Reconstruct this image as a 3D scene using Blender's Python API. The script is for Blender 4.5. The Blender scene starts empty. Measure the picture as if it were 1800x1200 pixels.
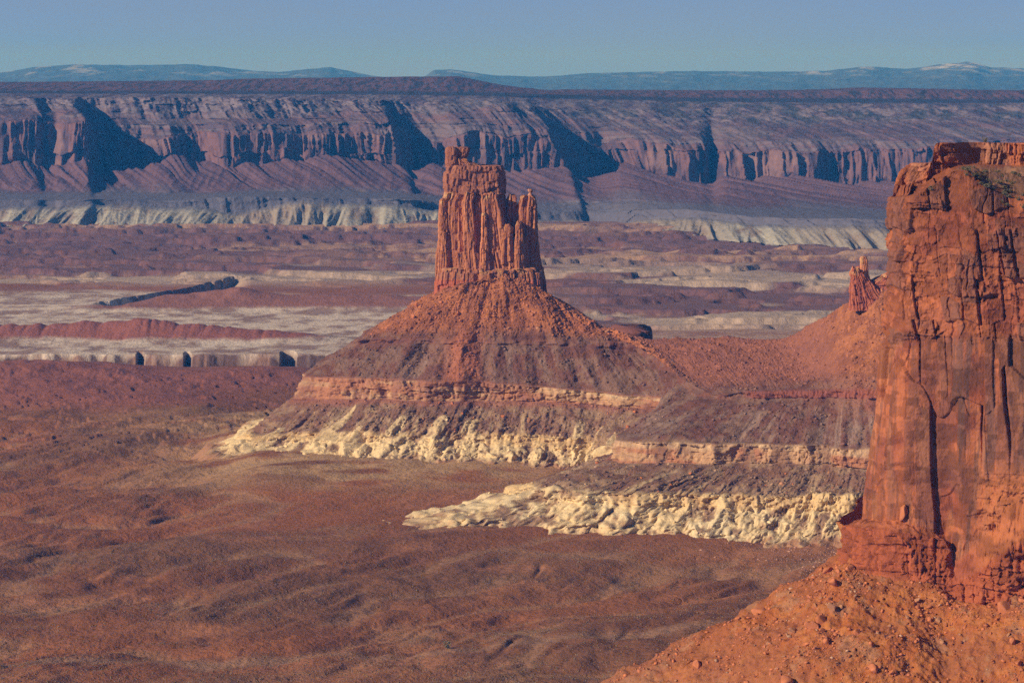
import bpy, math, random
import numpy as np
from math import radians, sin, cos

rng = np.random.RandomState(7)
random.seed(7)
f32 = np.float32
S = bpy.context.scene
COL = S.collection

# ---------------------------------------------------------------- camera
F = 5000.0                       # focal length in photo pixels (1800 wide)
PITCH = math.atan(460.0 / F)     # true horizon at photo row 140
cam_d = bpy.data.cameras.new('camera')
cam_d.sensor_width = 36.0
cam_d.lens = 36.0 * F / 1800.0
cam_d.clip_start = 1.0
cam_d.clip_end = 200000.0
cam = bpy.data.objects.new('camera', cam_d)
COL.objects.link(cam)
cam.rotation_euler = (math.pi / 2 - PITCH, 0, 0)
S.camera = cam

# ---------------------------------------------------------------- light
SUN_EL, SUN_AZ = radians(25.0), radians(60.0)   # azimuth: left of straight behind the camera
sun_dir = np.array([-sin(SUN_AZ) * cos(SUN_EL), -cos(SUN_AZ) * cos(SUN_EL), sin(SUN_EL)])  # towards the sun
sun_d = bpy.data.lights.new('sun', 'SUN')
sun_d.energy = 5.0  # low winter sun
sun_d.angle = radians(0.5)
sun_d.color = (1.0, 0.85, 0.66)
sun = bpy.data.objects.new('sun', sun_d)
COL.objects.link(sun)
sun.rotation_euler = (math.pi / 2 - SUN_EL, 0, -SUN_AZ)

w = bpy.data.worlds.new('World')
S.world = w
w.use_nodes = True
nt = w.node_tree
nt.nodes.clear()
out = nt.nodes.new('ShaderNodeOutputWorld')
bg = nt.nodes.new('ShaderNodeBackground')
sky = nt.nodes.new('ShaderNodeTexSky')
sky.sky_type = 'NISHITA'
sky.sun_disc = False
sky.sun_elevation = SUN_EL
sky.sun_rotation = math.pi + SUN_AZ
sky.altitude = 1800
sky.air_density = 1.0
sky.dust_density = 0.0
sky.ozone_density = 3.0
bg.inputs[1].default_value = 0.055
# faint wisps of high cloud, in the sky itself
tc = nt.nodes.new('ShaderNodeTexCoord')
mp = nt.nodes.new('ShaderNodeMapping')
mp.inputs['Scale'].default_value = (5, 5, 60)
mp.inputs['Rotation'].default_value = (0.0, 0.03, 0)
ns = nt.nodes.new('ShaderNodeTexNoise')
ns.inputs['Scale'].default_value = 1.6
ns.inputs['Detail'].default_value = 5
rp = nt.nodes.new('ShaderNodeMapRange')
rp.inputs[1].default_value = 0.42
rp.inputs[2].default_value = 0.75
rp.inputs[3].default_value = 0.84
rp.inputs[4].default_value = 1.0
mx = nt.nodes.new('ShaderNodeMix')
mx.data_type = 'RGBA'
mx.inputs[7].default_value = (3.3, 5.0, 9.3, 1)
L = nt.links.new
L(tc.outputs['Generated'], mp.inputs[0])
L(mp.outputs[0], ns.inputs['Vector'])
L(ns.outputs[0], rp.inputs[0])
sx = nt.nodes.new('ShaderNodeSeparateXYZ')
el = nt.nodes.new('ShaderNodeMapRange')          # the veil of thin cloud lies low over the horizon
el.inputs[1].default_value = 0.03
el.inputs[2].default_value = 0.09
el.inputs[3].default_value = 1.0
el.inputs[4].default_value = 0.0
fm_ = nt.nodes.new('ShaderNodeMath')
fm_.operation = 'MULTIPLY'
L(tc.outputs['Generated'], sx.inputs[0])
L(sx.outputs['Z'], el.inputs[0])
L(rp.outputs[0], fm_.inputs[0])
L(el.outputs[0], fm_.inputs[1])
L(fm_.outputs[0], mx.inputs[0])
tint = nt.nodes.new('ShaderNodeVectorMath')
tint.operation = 'MULTIPLY'
tint.inputs[1].default_value = (0.80, 0.72, 0.80)
L(sky.outputs[0], tint.inputs[0])
L(tint.outputs[0], mx.inputs[6])
L(mx.outputs[2], bg.inputs[0])
L(bg.outputs[0], out.inputs[0])

S.view_settings.view_transform = 'Standard'
S.view_settings.look = 'None'
S.view_settings.exposure = 0.12
S.view_settings.gamma = 1.0
S.cycles.max_bounces = 5
S.cycles.diffuse_bounces = 4
S.cycles.volume_bounces = 0
S.cycles.use_denoising = False

# ---------------------------------------------------------------- projection helpers
CP, SP = cos(PITCH), sin(PITCH)


def ray(px, py):
    X = (np.asarray(px, float) - 900) / F
    Y = (600 - np.asarray(py, float)) / F
    dy = CP + Y * SP
    return X / dy, (-SP + Y * CP) / dy       # slopes per metre of depth


def PD(px, py, D):
    """world point seen in direction (px, py) at depth D (metres along +Y)"""
    a, b = ray(px, py)
    return np.array([a * D, D, b * D])


def PZ(px, D, z):
    """world point at depth D and height z in the vertical plane of column px"""
    # a depends weakly on py; solve once
    py = 140 + 5000 * (-z) / D
    a, b = ray(px, py)
    return np.array([a * D, D, z])


def proj(x, y, z):
    """photo pixel of world points"""
    yc = y * SP + z * CP
    zc = y * CP - z * SP
    return 900 + F * x / zc, 600 - F * yc / zc


# ---------------------------------------------------------------- noise
T3 = rng.rand(64 * 64 * 64).astype(f32)
T1 = rng.rand(65536).astype(f32)


def vn(x, y, z):
    """smooth value noise 0..1"""
    x = np.asarray(x, f32); y = np.asarray(y, f32); z = np.asarray(z, f32)
    x, y, z = np.broadcast_arrays(x, y, z)
    xi = np.floor(x); yi = np.floor(y); zi = np.floor(z)
    fx = x - xi; fy = y - yi; fz = z - zi
    fx = fx * fx * (3 - 2 * fx); fy = fy * fy * (3 - 2 * fy); fz = fz * fz * (3 - 2 * fz)
    x0 = xi.astype(np.int32) & 63; y0 = (yi.astype(np.int32) & 63) << 6; z0 = (zi.astype(np.int32) & 63) << 12
    x1 = (x0 + 1) & 63; y1 = (y0 + 64) & 4095; z1 = (z0 + 4096) & 262143
    a = T3[x0 + y0 + z0]; a = a + (T3[x1 + y0 + z0] - a) * fx
    b = T3[x0 + y1 + z0]; b = b + (T3[x1 + y1 + z0] - b) * fx
    a = a + (b - a) * fy
    c = T3[x0 + y0 + z1]; c = c + (T3[x1 + y0 + z1] - c) * fx
    d = T3[x0 + y1 + z1]; d = d + (T3[x1 + y1 + z1] - d) * fx
    c = c + (d - c) * fy
    return a + (c - a) * fz


def fbm(x, y, z, oct=4, gain=0.5, ridge=False):
    s = 0.0; amp = 1.0; tot = 0.0
    for i in range(oct):
        n = vn(x, y, z)
        if ridge:
            n = 1 - np.abs(2 * n - 1)
        s = s + amp * n; tot += amp; amp *= gain
        x, y = 1.62 * x + 1.23 * y + 7.3, -1.23 * x + 1.62 * y + 3.1
        z = z * 2.03 + 5.7
    return s / tot


def h1(i, k=0):
    i = np.asarray(i).astype(np.int64)
    return T1[(i * 7919 + k * 104729 + (i >> 3) * 31) & 65535]


def sstep(a, b, x):
    t = np.clip((x - a) / (b - a), 0, 1)
    return t * t * (3 - 2 * t)


def lerp(a, b, t):
    return a + (b - a) * t


def blocks(s, z, wmin, wmax, hmin, hmax, seed=0, crack=0.5):
    """jointed rock: random value per block, distance in metres to the nearest vertical and bedding joint"""
    r = np.random.RandomState(seed)
    n = int(8000 / wmin) + 10
    wc = np.cumsum(wmin * (wmax / wmin) ** (r.rand(n) ** 1.3)) - 1500
    hc = np.cumsum(hmin * (hmax / hmin) ** r.rand(int(1200 / hmin) + 10)) - 700
    li = np.searchsorted(hc, z)
    li = np.clip(li, 1, len(hc) - 1)
    ez = np.minimum(z - hc[li - 1], hc[li] - z)
    so = s + h1(li, seed + 1) * (wmax + wmin) * 3
    si = np.clip(np.searchsorted(wc, so), 1, len(wc) - 1)
    es = np.minimum(so - wc[si - 1], wc[si] - so)
    rv = h1(si * 131 + li * 17, seed + 2)
    return rv, es, ez, h1(li, seed + 3)


# ---------------------------------------------------------------- mesh / material helpers
def mat_rock(name, bump_scale=1.0, bump_dist=0.5, var=0.25, rough=0.95, speck=None, detail=6.0, stretch=(1, 1, 1), var_scale=0.3):
    m = bpy.data.materials.new(name)
    m.use_nodes = True
    t = m.node_tree; N = t.nodes; Lk = t.links.new
    b = N['Principled BSDF']
    b.inputs['Roughness'].default_value = rough
    b.inputs['Specular IOR Level'].default_value = 0.12
    at = N.new('ShaderNodeAttribute'); at.attribute_name = 'Col'
    tc = N.new('ShaderNodeTexCoord')
    mp = N.new('ShaderNodeMapping'); mp.inputs['Scale'].default_value = stretch
    Lk(tc.outputs['Object'], mp.inputs[0])
    n1 = N.new('ShaderNodeTexNoise'); n1.inputs['Scale'].default_value = var_scale; n1.inputs['Detail'].default_value = 8; n1.inputs['Roughness'].default_value = 0.7
    Lk(mp.outputs[0], n1.inputs['Vector'])
    mr = N.new('ShaderNodeMapRange'); mr.inputs[1].default_value = 0.25; mr.inputs[2].default_value = 0.75
    mr.inputs[3].default_value = 1 - var; mr.inputs[4].default_value = 1 + var
    Lk(n1.outputs[0], mr.inputs[0])
    mul = N.new('ShaderNodeVectorMath'); mul.operation = 'SCALE'
    Lk(at.outputs['Color'], mul.inputs[0]); Lk(mr.outputs[0], mul.inputs['Scale'])
    last = mul.outputs[0]
    if speck:                                   # scattered scrub or stones: (scale, threshold, colour)
        vo = N.new('ShaderNodeTexVoronoi'); vo.inputs['Scale'].default_value = speck[0]
        Lk(tc.outputs['Object'], vo.inputs['Vector'])
        m2 = N.new('ShaderNodeMapRange'); m2.inputs[1].default_value = speck[1]; m2.inputs[2].default_value = speck[1] * 1.5
        m2.inputs[3].default_value = speck[3]; m2.inputs[4].default_value = 0.0
        Lk(vo.outputs['Distance'], m2.inputs[0])
        mixn = N.new('ShaderNodeMix'); mixn.data_type = 'RGBA'
        Lk(m2.outputs[0], mixn.inputs[0]); Lk(last, mixn.inputs[6]); mixn.inputs[7].default_value = (*speck[2], 1)
        last = mixn.outputs[2]
    Lk(last, b.inputs['Base Color'])
    n2 = N.new('ShaderNodeTexNoise'); n2.inputs['Scale'].default_value = bump_scale; n2.inputs['Detail'].default_value = detail
    n2.inputs['Roughness'].default_value = 0.65
    Lk(mp.outputs[0], n2.inputs['Vector'])
    bp = N.new('ShaderNodeBump'); bp.inputs['Distance'].default_value = bump_dist; bp.inputs['Strength'].default_value = 1.0
    Lk(n2.outputs[0], bp.inputs['Height'])
    Lk(bp.outputs[0], b.inputs['Normal'])
    return m


def raw_mesh(name, V, Fq, C=None, mat=None, smooth=False, parent=None):
    """V (n,3), Fq (m,k) index array"""
    me = bpy.data.meshes.new(name)
    n = len(V); k = Fq.shape[1]; m = len(Fq)
    me.vertices.add(n)
    me.vertices.foreach_set('co', np.ascontiguousarray(V, f32).ravel())
    me.loops.add(m * k)
    me.loops.foreach_set('vertex_index', np.ascontiguousarray(Fq, np.int32).ravel())
    me.polygons.add(m)
    me.polygons.foreach_set('loop_start', np.arange(0, m * k, k, dtype=np.int32))
    me.polygons.foreach_set('loop_total', np.full(m, k, np.int32))
    if smooth:
        me.polygons.foreach_set('use_smooth', np.ones(m, bool))
    me.update(calc_edges=True)
    if C is not None:
        ca = me.color_attributes.new('Col', 'FLOAT_COLOR', 'POINT')
        c4 = np.ones((n, 4), f32); c4[:, :3] = C
        ca.data.foreach_set('color', c4.ravel())
    if mat:
        me.materials.append(mat)
    o = bpy.data.objects.new(name, me)
    COL.objects.link(o)
    if parent:
        o.parent = parent
    return o


def grid_faces(r, c, wrap=False):
    i = np.arange(r - 1)[:, None] * c
    if wrap:
        j = np.arange(c)[None]; j2 = (j + 1) % c
    else:
        j = np.arange(c - 1)[None]; j2 = j + 1
    return np.stack([i + j, i + j2, i + c + j2, i + c + j], -1).reshape(-1, 4)


def grid_mesh(name, P, C, mat, smooth=False, wrap=False, parent=None):
    r, c = P.shape[:2]
    return raw_mesh(name, P.reshape(-1, 3), grid_faces(r, c, wrap), C.reshape(-1, 3), mat, smooth, parent)


def tag(o, label=None, cat=None, group=None, kind=None):
    if label: o['label'] = label
    if cat: o['category'] = cat
    if group: o['group'] = group
    if kind: o['kind'] = kind
    return o


def empty(name, loc=(0, 0, 0)):
    o = bpy.data.objects.new(name, None)
    COL.objects.link(o); o.location = [float(v) for v in loc]
    o.empty_display_size = 5
    return o


def catmull(P, t):
    """P (M,...) control points, t in 0..M-1"""
    M = len(P)
    i = np.clip(np.floor(t).astype(int), 0, M - 2)
    f = (t - i).reshape(-1, *([1] * (P.ndim - 1)))
    p0 = P[np.clip(i - 1, 0, M - 1)]; p1 = P[i]; p2 = P[i + 1]; p3 = P[np.clip(i + 2, 0, M - 1)]
    m1 = (p2 - p0) * 0.5; m2 = (p3 - p1) * 0.5
    # damp tangents so uneven knots do not overshoot
    return p1 * (2 * f**3 - 3 * f**2 + 1) + m1 * (f**3 - 2 * f**2 + f) * 0.8 + p2 * (-2 * f**3 + 3 * f**2) + m2 * (f**3 - f**2) * 0.8


def loft(net, ucell, rows, dens=None):
    """net (K levels, M columns, 3). returns P (R,C,3), level coordinate (R,), arc length s along the sheet (R,C)"""
    net = np.asarray(net, float)
    K, M = net.shape[:2]
    seg = np.linalg.norm(np.diff(net, axis=1), axis=2)
    mid = np.median(seg, axis=0)
    if dens is not None:
        mid = mid * dens
    ts = []
    for i in range(M - 1):
        n = max(2, int(mid[i] / ucell))
        ts.append(i + np.arange(n) / n)
    ts.append([M - 1])
    t = np.concatenate(ts)
    U = catmull(np.swapaxes(net, 0, 1), t)          # (C,K,3)
    lv = []
    for k, n in enumerate(rows):
        lv.append(k + np.arange(n) / n)
    lv.append([K - 1])
    lv = np.concatenate(lv)
    i = np.clip(np.floor(lv).astype(int), 0, K - 2)
    f = (lv - i)[:, None, None]
    Us = np.swapaxes(U, 0, 1)
    P = Us[i] * (1 - f) + Us[i + 1] * f
    ds = np.linalg.norm(np.diff(P.mean(0), axis=0), axis=1)
    s = np.concatenate([[0], np.cumsum(ds)])
    return P, lv, np.broadcast_to(s[None], P.shape[:2]), np.broadcast_to(t[None], P.shape[:2])


def normals(P):
    du = np.gradient(P, axis=1); dv = np.gradient(P, axis=0)
    n = np.cross(du, dv)
    n /= np.linalg.norm(n, axis=2, keepdims=True) + 1e-9
    return n


def mixc(a, b, t):
    a = np.asarray(a, f32); b = np.asarray(b, f32)
    return a + (b - a) * np.asarray(t)[..., None]


def cst(P, c):
    return np.broadcast_to(np.asarray(c, f32), P.shape[:2] + (3,)).copy()


# rock templates for boulders and scree
def ico(sub):
    import bmesh
    bm = bmesh.new(); bmesh.ops.create_icosphere(bm, subdivisions=sub, radius=1.0)
    V = np.array([v.co[:] for v in bm.verts]); Fc = np.array([[v.index for v in f.verts] for f in bm.faces]); bm.free()
    return V, Fc


def rock_shape(sub, seed):
    """an angular sandstone block: sphere cut by random planes"""
    V, Fc = ico(sub)
    r = np.random.RandomState(seed)
    for k in range(13):
        n = r.normal(size=3); n /= np.linalg.norm(n)
        d = r.uniform(0.38, 0.72)
        ex = V @ n - d
        V = V - np.where(ex > 0, ex, 0)[:, None] * n
    V *= np.array([r.uniform(0.9, 1.4), r.uniform(0.8, 1.2), r.uniform(0.6, 0.95)])
    V += (vn(V[:, 0] * 2 + seed, V[:, 1] * 2, V[:, 2] * 2)[:, None] - 0.5) * 0.15 * V
    return V, Fc


ROCK_LO = [rock_shape(1, 100 + i) for i in range(6)]
ROCK_HI = [rock_shape(3, 200 + i) for i in range(7)]


def scatter(name, pts, size, col, mat, shapes=ROCK_LO, flat=1.0, rs=1, squash=0.75):
    r = np.random.RandomState(rs)
    n = len(pts)
    Vs, Fs, Cs = [], [], []
    off = 0
    which = r.randint(0, len(shapes), n)
    for k, (V, Fc) in enumerate(shapes):
        idx = np.where(which == k)[0]
        m = len(idx)
        if not m: continue
        a = r.rand(m) * 6.283; b = r.normal(size=m) * 0.5
        ca, sa, cb, sb = np.cos(a), np.sin(a), np.cos(b), np.sin(b)
        R = np.zeros((m, 3, 3))
        R[:, 0, 0] = ca; R[:, 0, 1] = -sa * cb; R[:, 0, 2] = sa * sb
        R[:, 1, 0] = sa; R[:, 1, 1] = ca * cb; R[:, 1, 2] = -ca * sb
        R[:, 2, 1] = sb; R[:, 2, 2] = cb
        W = np.einsum('mij,vj->mvi', R, V) * size[idx][:, None, None] * np.array([1, 1, squash]) + pts[idx][:, None, :]
        Vs.append(W.reshape(-1, 3))
        Fs.append((Fc[None] + (off + np.arange(m) * len(V))[:, None, None]).reshape(-1, 3))
        Cs.append(np.repeat(col[idx], len(V), axis=0))
        off += m * len(V)
    return raw_mesh(name, np.concatenate(Vs), np.concatenate(Fs), np.concatenate(Cs), mat)


def pick(P, wgt, n, rs=0):
    """n random grid cells of P, chosen with weight wgt; returns points jittered inside the cell"""
    r = np.random.RandomState(rs)
    A = wgt[:-1, :-1].ravel().astype(float)
    A = np.maximum(A, 0); A /= A.sum()
    idx = r.choice(len(A), n, p=A)
    c = P.shape[1] - 1
    i, j = idx // c, idx % c
    u, v = r.rand(n, 1), r.rand(n, 1)
    return P[i, j] * (1 - u) * (1 - v) + P[i + 1, j] * u * (1 - v) + P[i, j + 1] * (1 - u) * v + P[i + 1, j + 1] * u * v, i, j


# ================================================================ palette (albedo)
RED = (0.36, 0.105, 0.055)
REDD = (0.24, 0.085, 0.06)
ORANGE = (0.50, 0.145, 0.045)
ORANGED = (0.36, 0.085, 0.028)
VARN = (0.17, 0.075, 0.055)
CREAM = (0.66, 0.49, 0.27)
YELLOW = (0.60, 0.41, 0.20)
PINK = (0.50, 0.21, 0.125)
PURPLE = (0.20, 0.092, 0.075)
GREY = (0.32, 0.22, 0.17)
PLAIN = (0.295, 0.108, 0.046)
PLAIND = (0.205, 0.084, 0.042)
OLIVE = (0.235, 0.130, 0.075)
WHITE = (0.60, 0.47, 0.36)

# ================================================================ ground: one sheet from under the viewpoint to the far wall
HZ0 = -450.0


def ground_height(px, D):
    """px: photo column, D: depth. returns z, colour, cream mask"""
    X = (px - 900) / F * D
    Y = D
    z = np.full(px.shape, HZ0, float)
    py0 = 140 + 5000 * 450 / D            # row if the ground were flat
    near = 1 - sstep(3300, 4300, D)
    # long swells and drainages running to the upper right
    a = radians(50)
    U_ = X * cos(a) + Y * sin(a); W_ = -X * sin(a) + Y * cos(a)
    wx = fbm(X / 170, Y / 170, 1.3, 3) * 90
    sw = fbm((U_ + wx) / 460, (W_ + wx * 1.5) / 130, 2.2, 4, 0.42)
    rid = fbm((U_ + wx) / 300, (W_ + wx) / 75, 5.2, 4, 0.55, ridge=True)
    hum = fbm((U_ + wx) / 210, (W_ + wx * 1.3) / 85, 12.2, 4, 0.45, ridge=True)
    z -= (hum - 0.5) * 21 * (0.25 + 0.75 * near)
    z += (sw - 0.5) * 34 * (0.35 + 0.65 * near)
    z -= np.clip(rid - 0.62, 0, 1) * 12 * near
    z += (fbm(X / 26, Y / 34, 3.1, 5, 0.55) - 0.5) * 2.6 * (0.4 + near * 0.6)
    z -= fbm(X / 52, Y / 70, 31.1, 4, 0.5, ridge=True) * 4.0 * near
    # shallow drainages
    wv = fbm((U_ + wx) / 200, (W_ + wx * 1.2) / 55, 9.2, 4, 0.5)
    z -= np.exp(-((wv - 0.5) / 0.05)**2) * 2.4 * near
    # small broken ledges
    led = fbm(X / 260 + 3, Y / 190, 7.7, 4)
    q = led * 16 + fbm(X / 18, Y / 18, 9, 3) * 0.5
    fq = q - np.floor(q)
    stepz = (np.floor(q) + sstep(0.93, 1.0, fq)) - q
    lm = 0 * D
    lm = np.maximum(lm, 0.9 * sstep(3350, 3600, D) * (1 - sstep(4200, 4350, D)) * (px < 620))
    z += stepz * 3.4 * lm
    led_edge = sstep(0.86, 0.93, fq) * lm

    # colour
    C = mixc(PLAIN, PLAIND, sstep(0.35, 0.65, sw))
    gy = sstep(0.50, 0.68, fbm(X / 330, Y / 160, 8.1, 4))
    gy = np.maximum(gy, np.exp(-((py0 - 1010 - (px - 900) * -0.09) / 48)**2) * 0.75 * (px > 300))
    C = mixc(C, OLIVE, gy * 0.36 * near)
    C = mixc(C, (0.36, 0.20, 0.115), sstep(0.80, 0.90, hum) * near * 0.55)
    C = mixc(C, (0.38, 0.135, 0.06), sstep(0.42, 0.30, hum) * near * 0.5)
    # light dry washes
    wash = np.exp(-((py0 - 1143 + (px - 500) * 0.035 + 18 * (fbm(X / 60, Y / 60, 2, 3) - .5)) / 6.5)**2)
    C = mixc(C, (0.34, 0.20, 0.13), wash * 0.6 * (px > -400))
    tanm = sstep(0.60, 0.72, fbm(X / 90, Y / 50, 4.1, 4)) * near
    C = mixc(C, (0.40, 0.17, 0.085), tanm * 0.5)
    C = mixc(C, REDD, led_edge[...] * 0.6)
    # tan apron in front of and left of the butte
    ap = np.exp(-((px - 660) / 370)**2) * sstep(874, 832, py0 + 16 * (fbm(X / 40, Y / 40, 5, 3) - .5)) * sstep(712, 735, py0)
    apn = sstep(0.28, 0.56, fbm(X / 60, Y / 30, 6.6, 5)) * ap
    C = mixc(C, (0.46, 0.29, 0.155), np.clip(apn * 1.2, 0, 0.85))
    z += ap * (fbm(X / 45, Y / 45, 6, 4) - 0.45) * 16 * (px < 1150)
    # darker redder band of ground left, beyond the apron
    mid = sstep(4050, 4250, D)
    C = mixc(C, (0.27, 0.115, 0.075), mid * 0.75)
    # hills in front of the pale canyon rim
    for (hx, hD, w_, d_, hh) in [(60, 4330, 150, 150, 14), (190, 4250, 100, 150, 8), (330, 4200, 120, 140, 5), (470, 4280, 90, 120, 11), (20, 4080, 160, 120, 8), (250, 3980, 120, 70, 7),
                                 (-200, 4250, 200, 150, 13)]:
        Xc = (hx - 900) / F * hD
        g = np.exp(-((X - Xc) / w_)**2 - ((D - hD) / d_)**2)
        z += g * hh * (0.7 + 0.8 * fbm(X / 45, Y / 60, 3, 4))
        C = mixc(C, (0.27, 0.10, 0.075), np.clip(g * 1.3, 0, 0.8))

    # canyon cut below the pale rim: floor 38 m down between rim faces
    rim = 4655 + 45 * (fbm(px / 70, 0.5, 0.5, 3, 0.5) - 0.5)
    for (n0, n1) in ((239, 246), (322, 329), (492, 514), (-60, -40), (640, 660)):
        rim = rim + 60 * sstep(n0 - 2, n0 + 1, px) * (1 - sstep(n1 - 1, n1 + 6, px))
    rimv = (px < 640) * 1.0
    cut = sstep(4430, 4470, D) * (1 - sstep(rim - 6, rim, D)) * sstep(700, 600, px)
    z = z * (1 - cut) + (HZ0 - 34) * cut
    # pale slickrock flats beyond the rim
    flat = sstep(rim - 10, rim, D) * (1 - sstep(5950, 6150, D + 500 * (fbm(X / 300, Y / 300, 2, 3) - .5)))
    left = sstep(1250, 900, px)
    bm = sstep(250, 450, px) * sstep(2600, 2850, D) * (1 - sstep(3480, 3650, D)) * (1 - sstep(1650, 1800, px))
    z = lerp(z, HZ0 - 1 + (z - HZ0) * 0.35, bm)
    apr = sstep(330, 480, px) * (1 - sstep(1020, 1120, px)) * sstep(2980, 3290, D) * (1 - sstep(3600, 3800, D))
    z += apr * 12
    wn = fbm(X / 120, Y / 90, 1.1, 5, 0.6)
    C = mixc(C, mixc((0.64, 0.54, 0.46), (0.30, 0.20, 0.17), sstep(0.40, 0.62, 0.5 * wn + 0.5 * fbm(X / 26, Y / 40, 5, 4, 0.65))), flat * (0.35 + 0.60 * left))
    z += flat * (fbm(X / 30, Y / 30, 2, 5, 0.6) - 0.5) * 7
    z = np.where(flat > 0.3, HZ0 + (z - HZ0) * (1 - flat * 0.6), z)
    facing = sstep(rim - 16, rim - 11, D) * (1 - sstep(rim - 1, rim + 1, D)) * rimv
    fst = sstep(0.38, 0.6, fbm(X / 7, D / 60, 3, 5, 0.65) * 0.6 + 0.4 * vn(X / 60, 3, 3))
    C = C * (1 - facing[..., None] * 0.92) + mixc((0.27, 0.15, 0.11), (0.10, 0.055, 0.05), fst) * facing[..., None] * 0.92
    # red ridge on the flats (left) and low rocky hill (centre left)
    rg = 0
    for (hx, hD, w_, d_, hh) in [(30, 4980, 75, 75, 20), (150, 4990, 70, 80, 26), (240, 4980, 60, 80, 27), (320, 4970, 90, 75, 20), (420, 4950, 110, 70, 14), (500, 4930, 90, 60, 9),
                                 (-120, 4980, 120, 75, 26), (-300, 4980, 120, 75, 24)]:
        Xc = (hx - 900) / F * hD
        g = np.exp(-((X - Xc) / w_)**2 - ((D - hD) / d_)**2)
        rg = rg + g * hh
    gul = fbm(X / 26, Y / 200, 3, 3, ridge=True)
    z += rg * (1 - 0.28 * gul)
    C = mixc(C, (0.29, 0.105, 0.08), sstep(4, 11, rg + 5 * (fbm(X / 25, Y / 60, 1, 3) - .5)))
    rg2 = 0
    for (hx, hD, w_, d_, hh) in [(210, 5560, 150, 60, 8), (320, 5640, 130, 70, 15), (440, 5650, 190, 90, 17), (640, 5650, 200, 90, 15), (415, 5640, 42, 45, 16), (800, 5600, 220, 80, 12)]:
        Xc = (hx - 900) / F * hD
        g = np.exp(-((X - Xc) / w_)**2 - ((D - hD) / d_)**2)
        rg2 = rg2 + g * hh
    z += rg2 * (0.85 + 0.3 * fbm(X / 30, Y / 30, 3, 3))
    C = mixc(C, (0.26, 0.115, 0.09), sstep(4, 10, rg2))
    # dark gash of a side canyon: a drop whose shaded wall faces us
    gx = (px - 155) / 270.0
    gashline = 5690 + gx * 790 + 110 * (fbm(px / 28, 3, 3, 5, 0.6) - 0.5) 
    ing = (px > 150) & (px < 440)
    gd = gashline - D
    depth = 34 * sstep(150, 260, px) * sstep(442, 385, px)
    gcut = sstep(0, 14, gd) * (1 - sstep(15, 330 + 200 * gx, gd)) * ing
    z -= depth * gcut
    # benches of purple and tan ledges up to the far wall
    far = sstep(6100, 6500, D)
    rightfar = sstep(5050, 5400, D) * sstep(850, 1050, px)
    fm = np.maximum(far, rightfar)
    bn = fbm(X / 1300, Y / 700, 6.3, 6, 0.55)
    up = (D - 6100) / 2400
    q = bn * 10 + np.clip(up, -0.5, 2) * 2.2 + fbm(X / 230, Y / 80, 2, 5, 0.6) * 2.4
    fq = q - np.floor(q)
    terr = (np.floor(q) + sstep(0.80, 1.0, fq) - bn * 10 + (bn - .5) * 4 - 1.1)
    z += fm * (terr * 14 + 6 * (fbm(X / 130, Y / 60, 3.3, 4, 0.6) - .5) + 20 * (0.5 - fbm(X / 150, Y / 110, 23.3, 4, 0.55, ridge=True)) * sstep(6500, 7200, D))
    li = np.floor(q + 0.25)
    pal = h1(li, 5)
    Cf = mixc((0.20, 0.105, 0.100), (0.47, 0.29, 0.19), sstep(0.35, 0.75, pal))
    Cf = mixc(Cf, (0.46, 0.38, 0.31), sstep(0.82, 0.9, h1(li, 9)) * 0.8)
    Cf = mixc(Cf, (0.19, 0.085, 0.08), sstep(0.78, 0.86, fq) * 0.75)  # shadow lines painted dark along the ledge fronts
    mot = sstep(0.45, 0.65, fbm(X / 140, Y / 70, 12, 5, 0.6))
    Cf = mixc(Cf, (0.20, 0.10, 0.11), mot * 0.55)
    pf = sstep(0.52, 0.60, fbm(X / 420, Y / 260, 14, 4)) * sstep(7300, 6300, D)
    Cf = mixc(Cf, WHITE, pf * 0.7)
    C = C * (1 - fm[..., None]) + Cf * np.array([0.88, 0.90, 0.92], f32) * fm[..., None]
    # a ramp that meets the foot of the far wall
    z = np.where(D > 8300, lerp(z, HZ0 + 14, sstep(8300, 8700, D)), z)
    # foot of the slope on the far right under the near mesa stays low
    return X, Y, z, C


STEP = 2.0
pxs = np.arange(-420, 2221, STEP)
pys = np.concatenate([np.arange(1500, 900, -2.0), np.arange(900, 640, -1.2), np.arange(640, 396, -0.62)])
Ds = 5000 * 450 / (pys - 140)
PXg, Dg = np.meshgrid(pxs, Ds)
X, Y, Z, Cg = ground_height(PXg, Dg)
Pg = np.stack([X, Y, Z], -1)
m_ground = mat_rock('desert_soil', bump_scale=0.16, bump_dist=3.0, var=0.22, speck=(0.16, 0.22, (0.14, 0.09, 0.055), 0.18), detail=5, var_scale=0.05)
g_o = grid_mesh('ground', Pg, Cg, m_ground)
tag(g_o, 'reddish brown desert plain with low swells, pale flats and benches', 'ground', kind='structure')

# ================================================================ far canyon wall
wall_px = [-420, -200, 0, 60, 78, 96, 110, 158, 172, 200, 250, 300, 350, 392, 430, 520, 600, 680, 700, 730, 770, 800, 880, 960, 992, 1004, 1040, 1085, 1130, 1200, 1232, 1252, 1275, 1350, 1450, 1550, 1650, 1800, 2000, 2220]
nW = len(wall_px)


def tab(pairs):
    a, b = zip(*pairs)
    return np.interp(wall_px, a, b)


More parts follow.
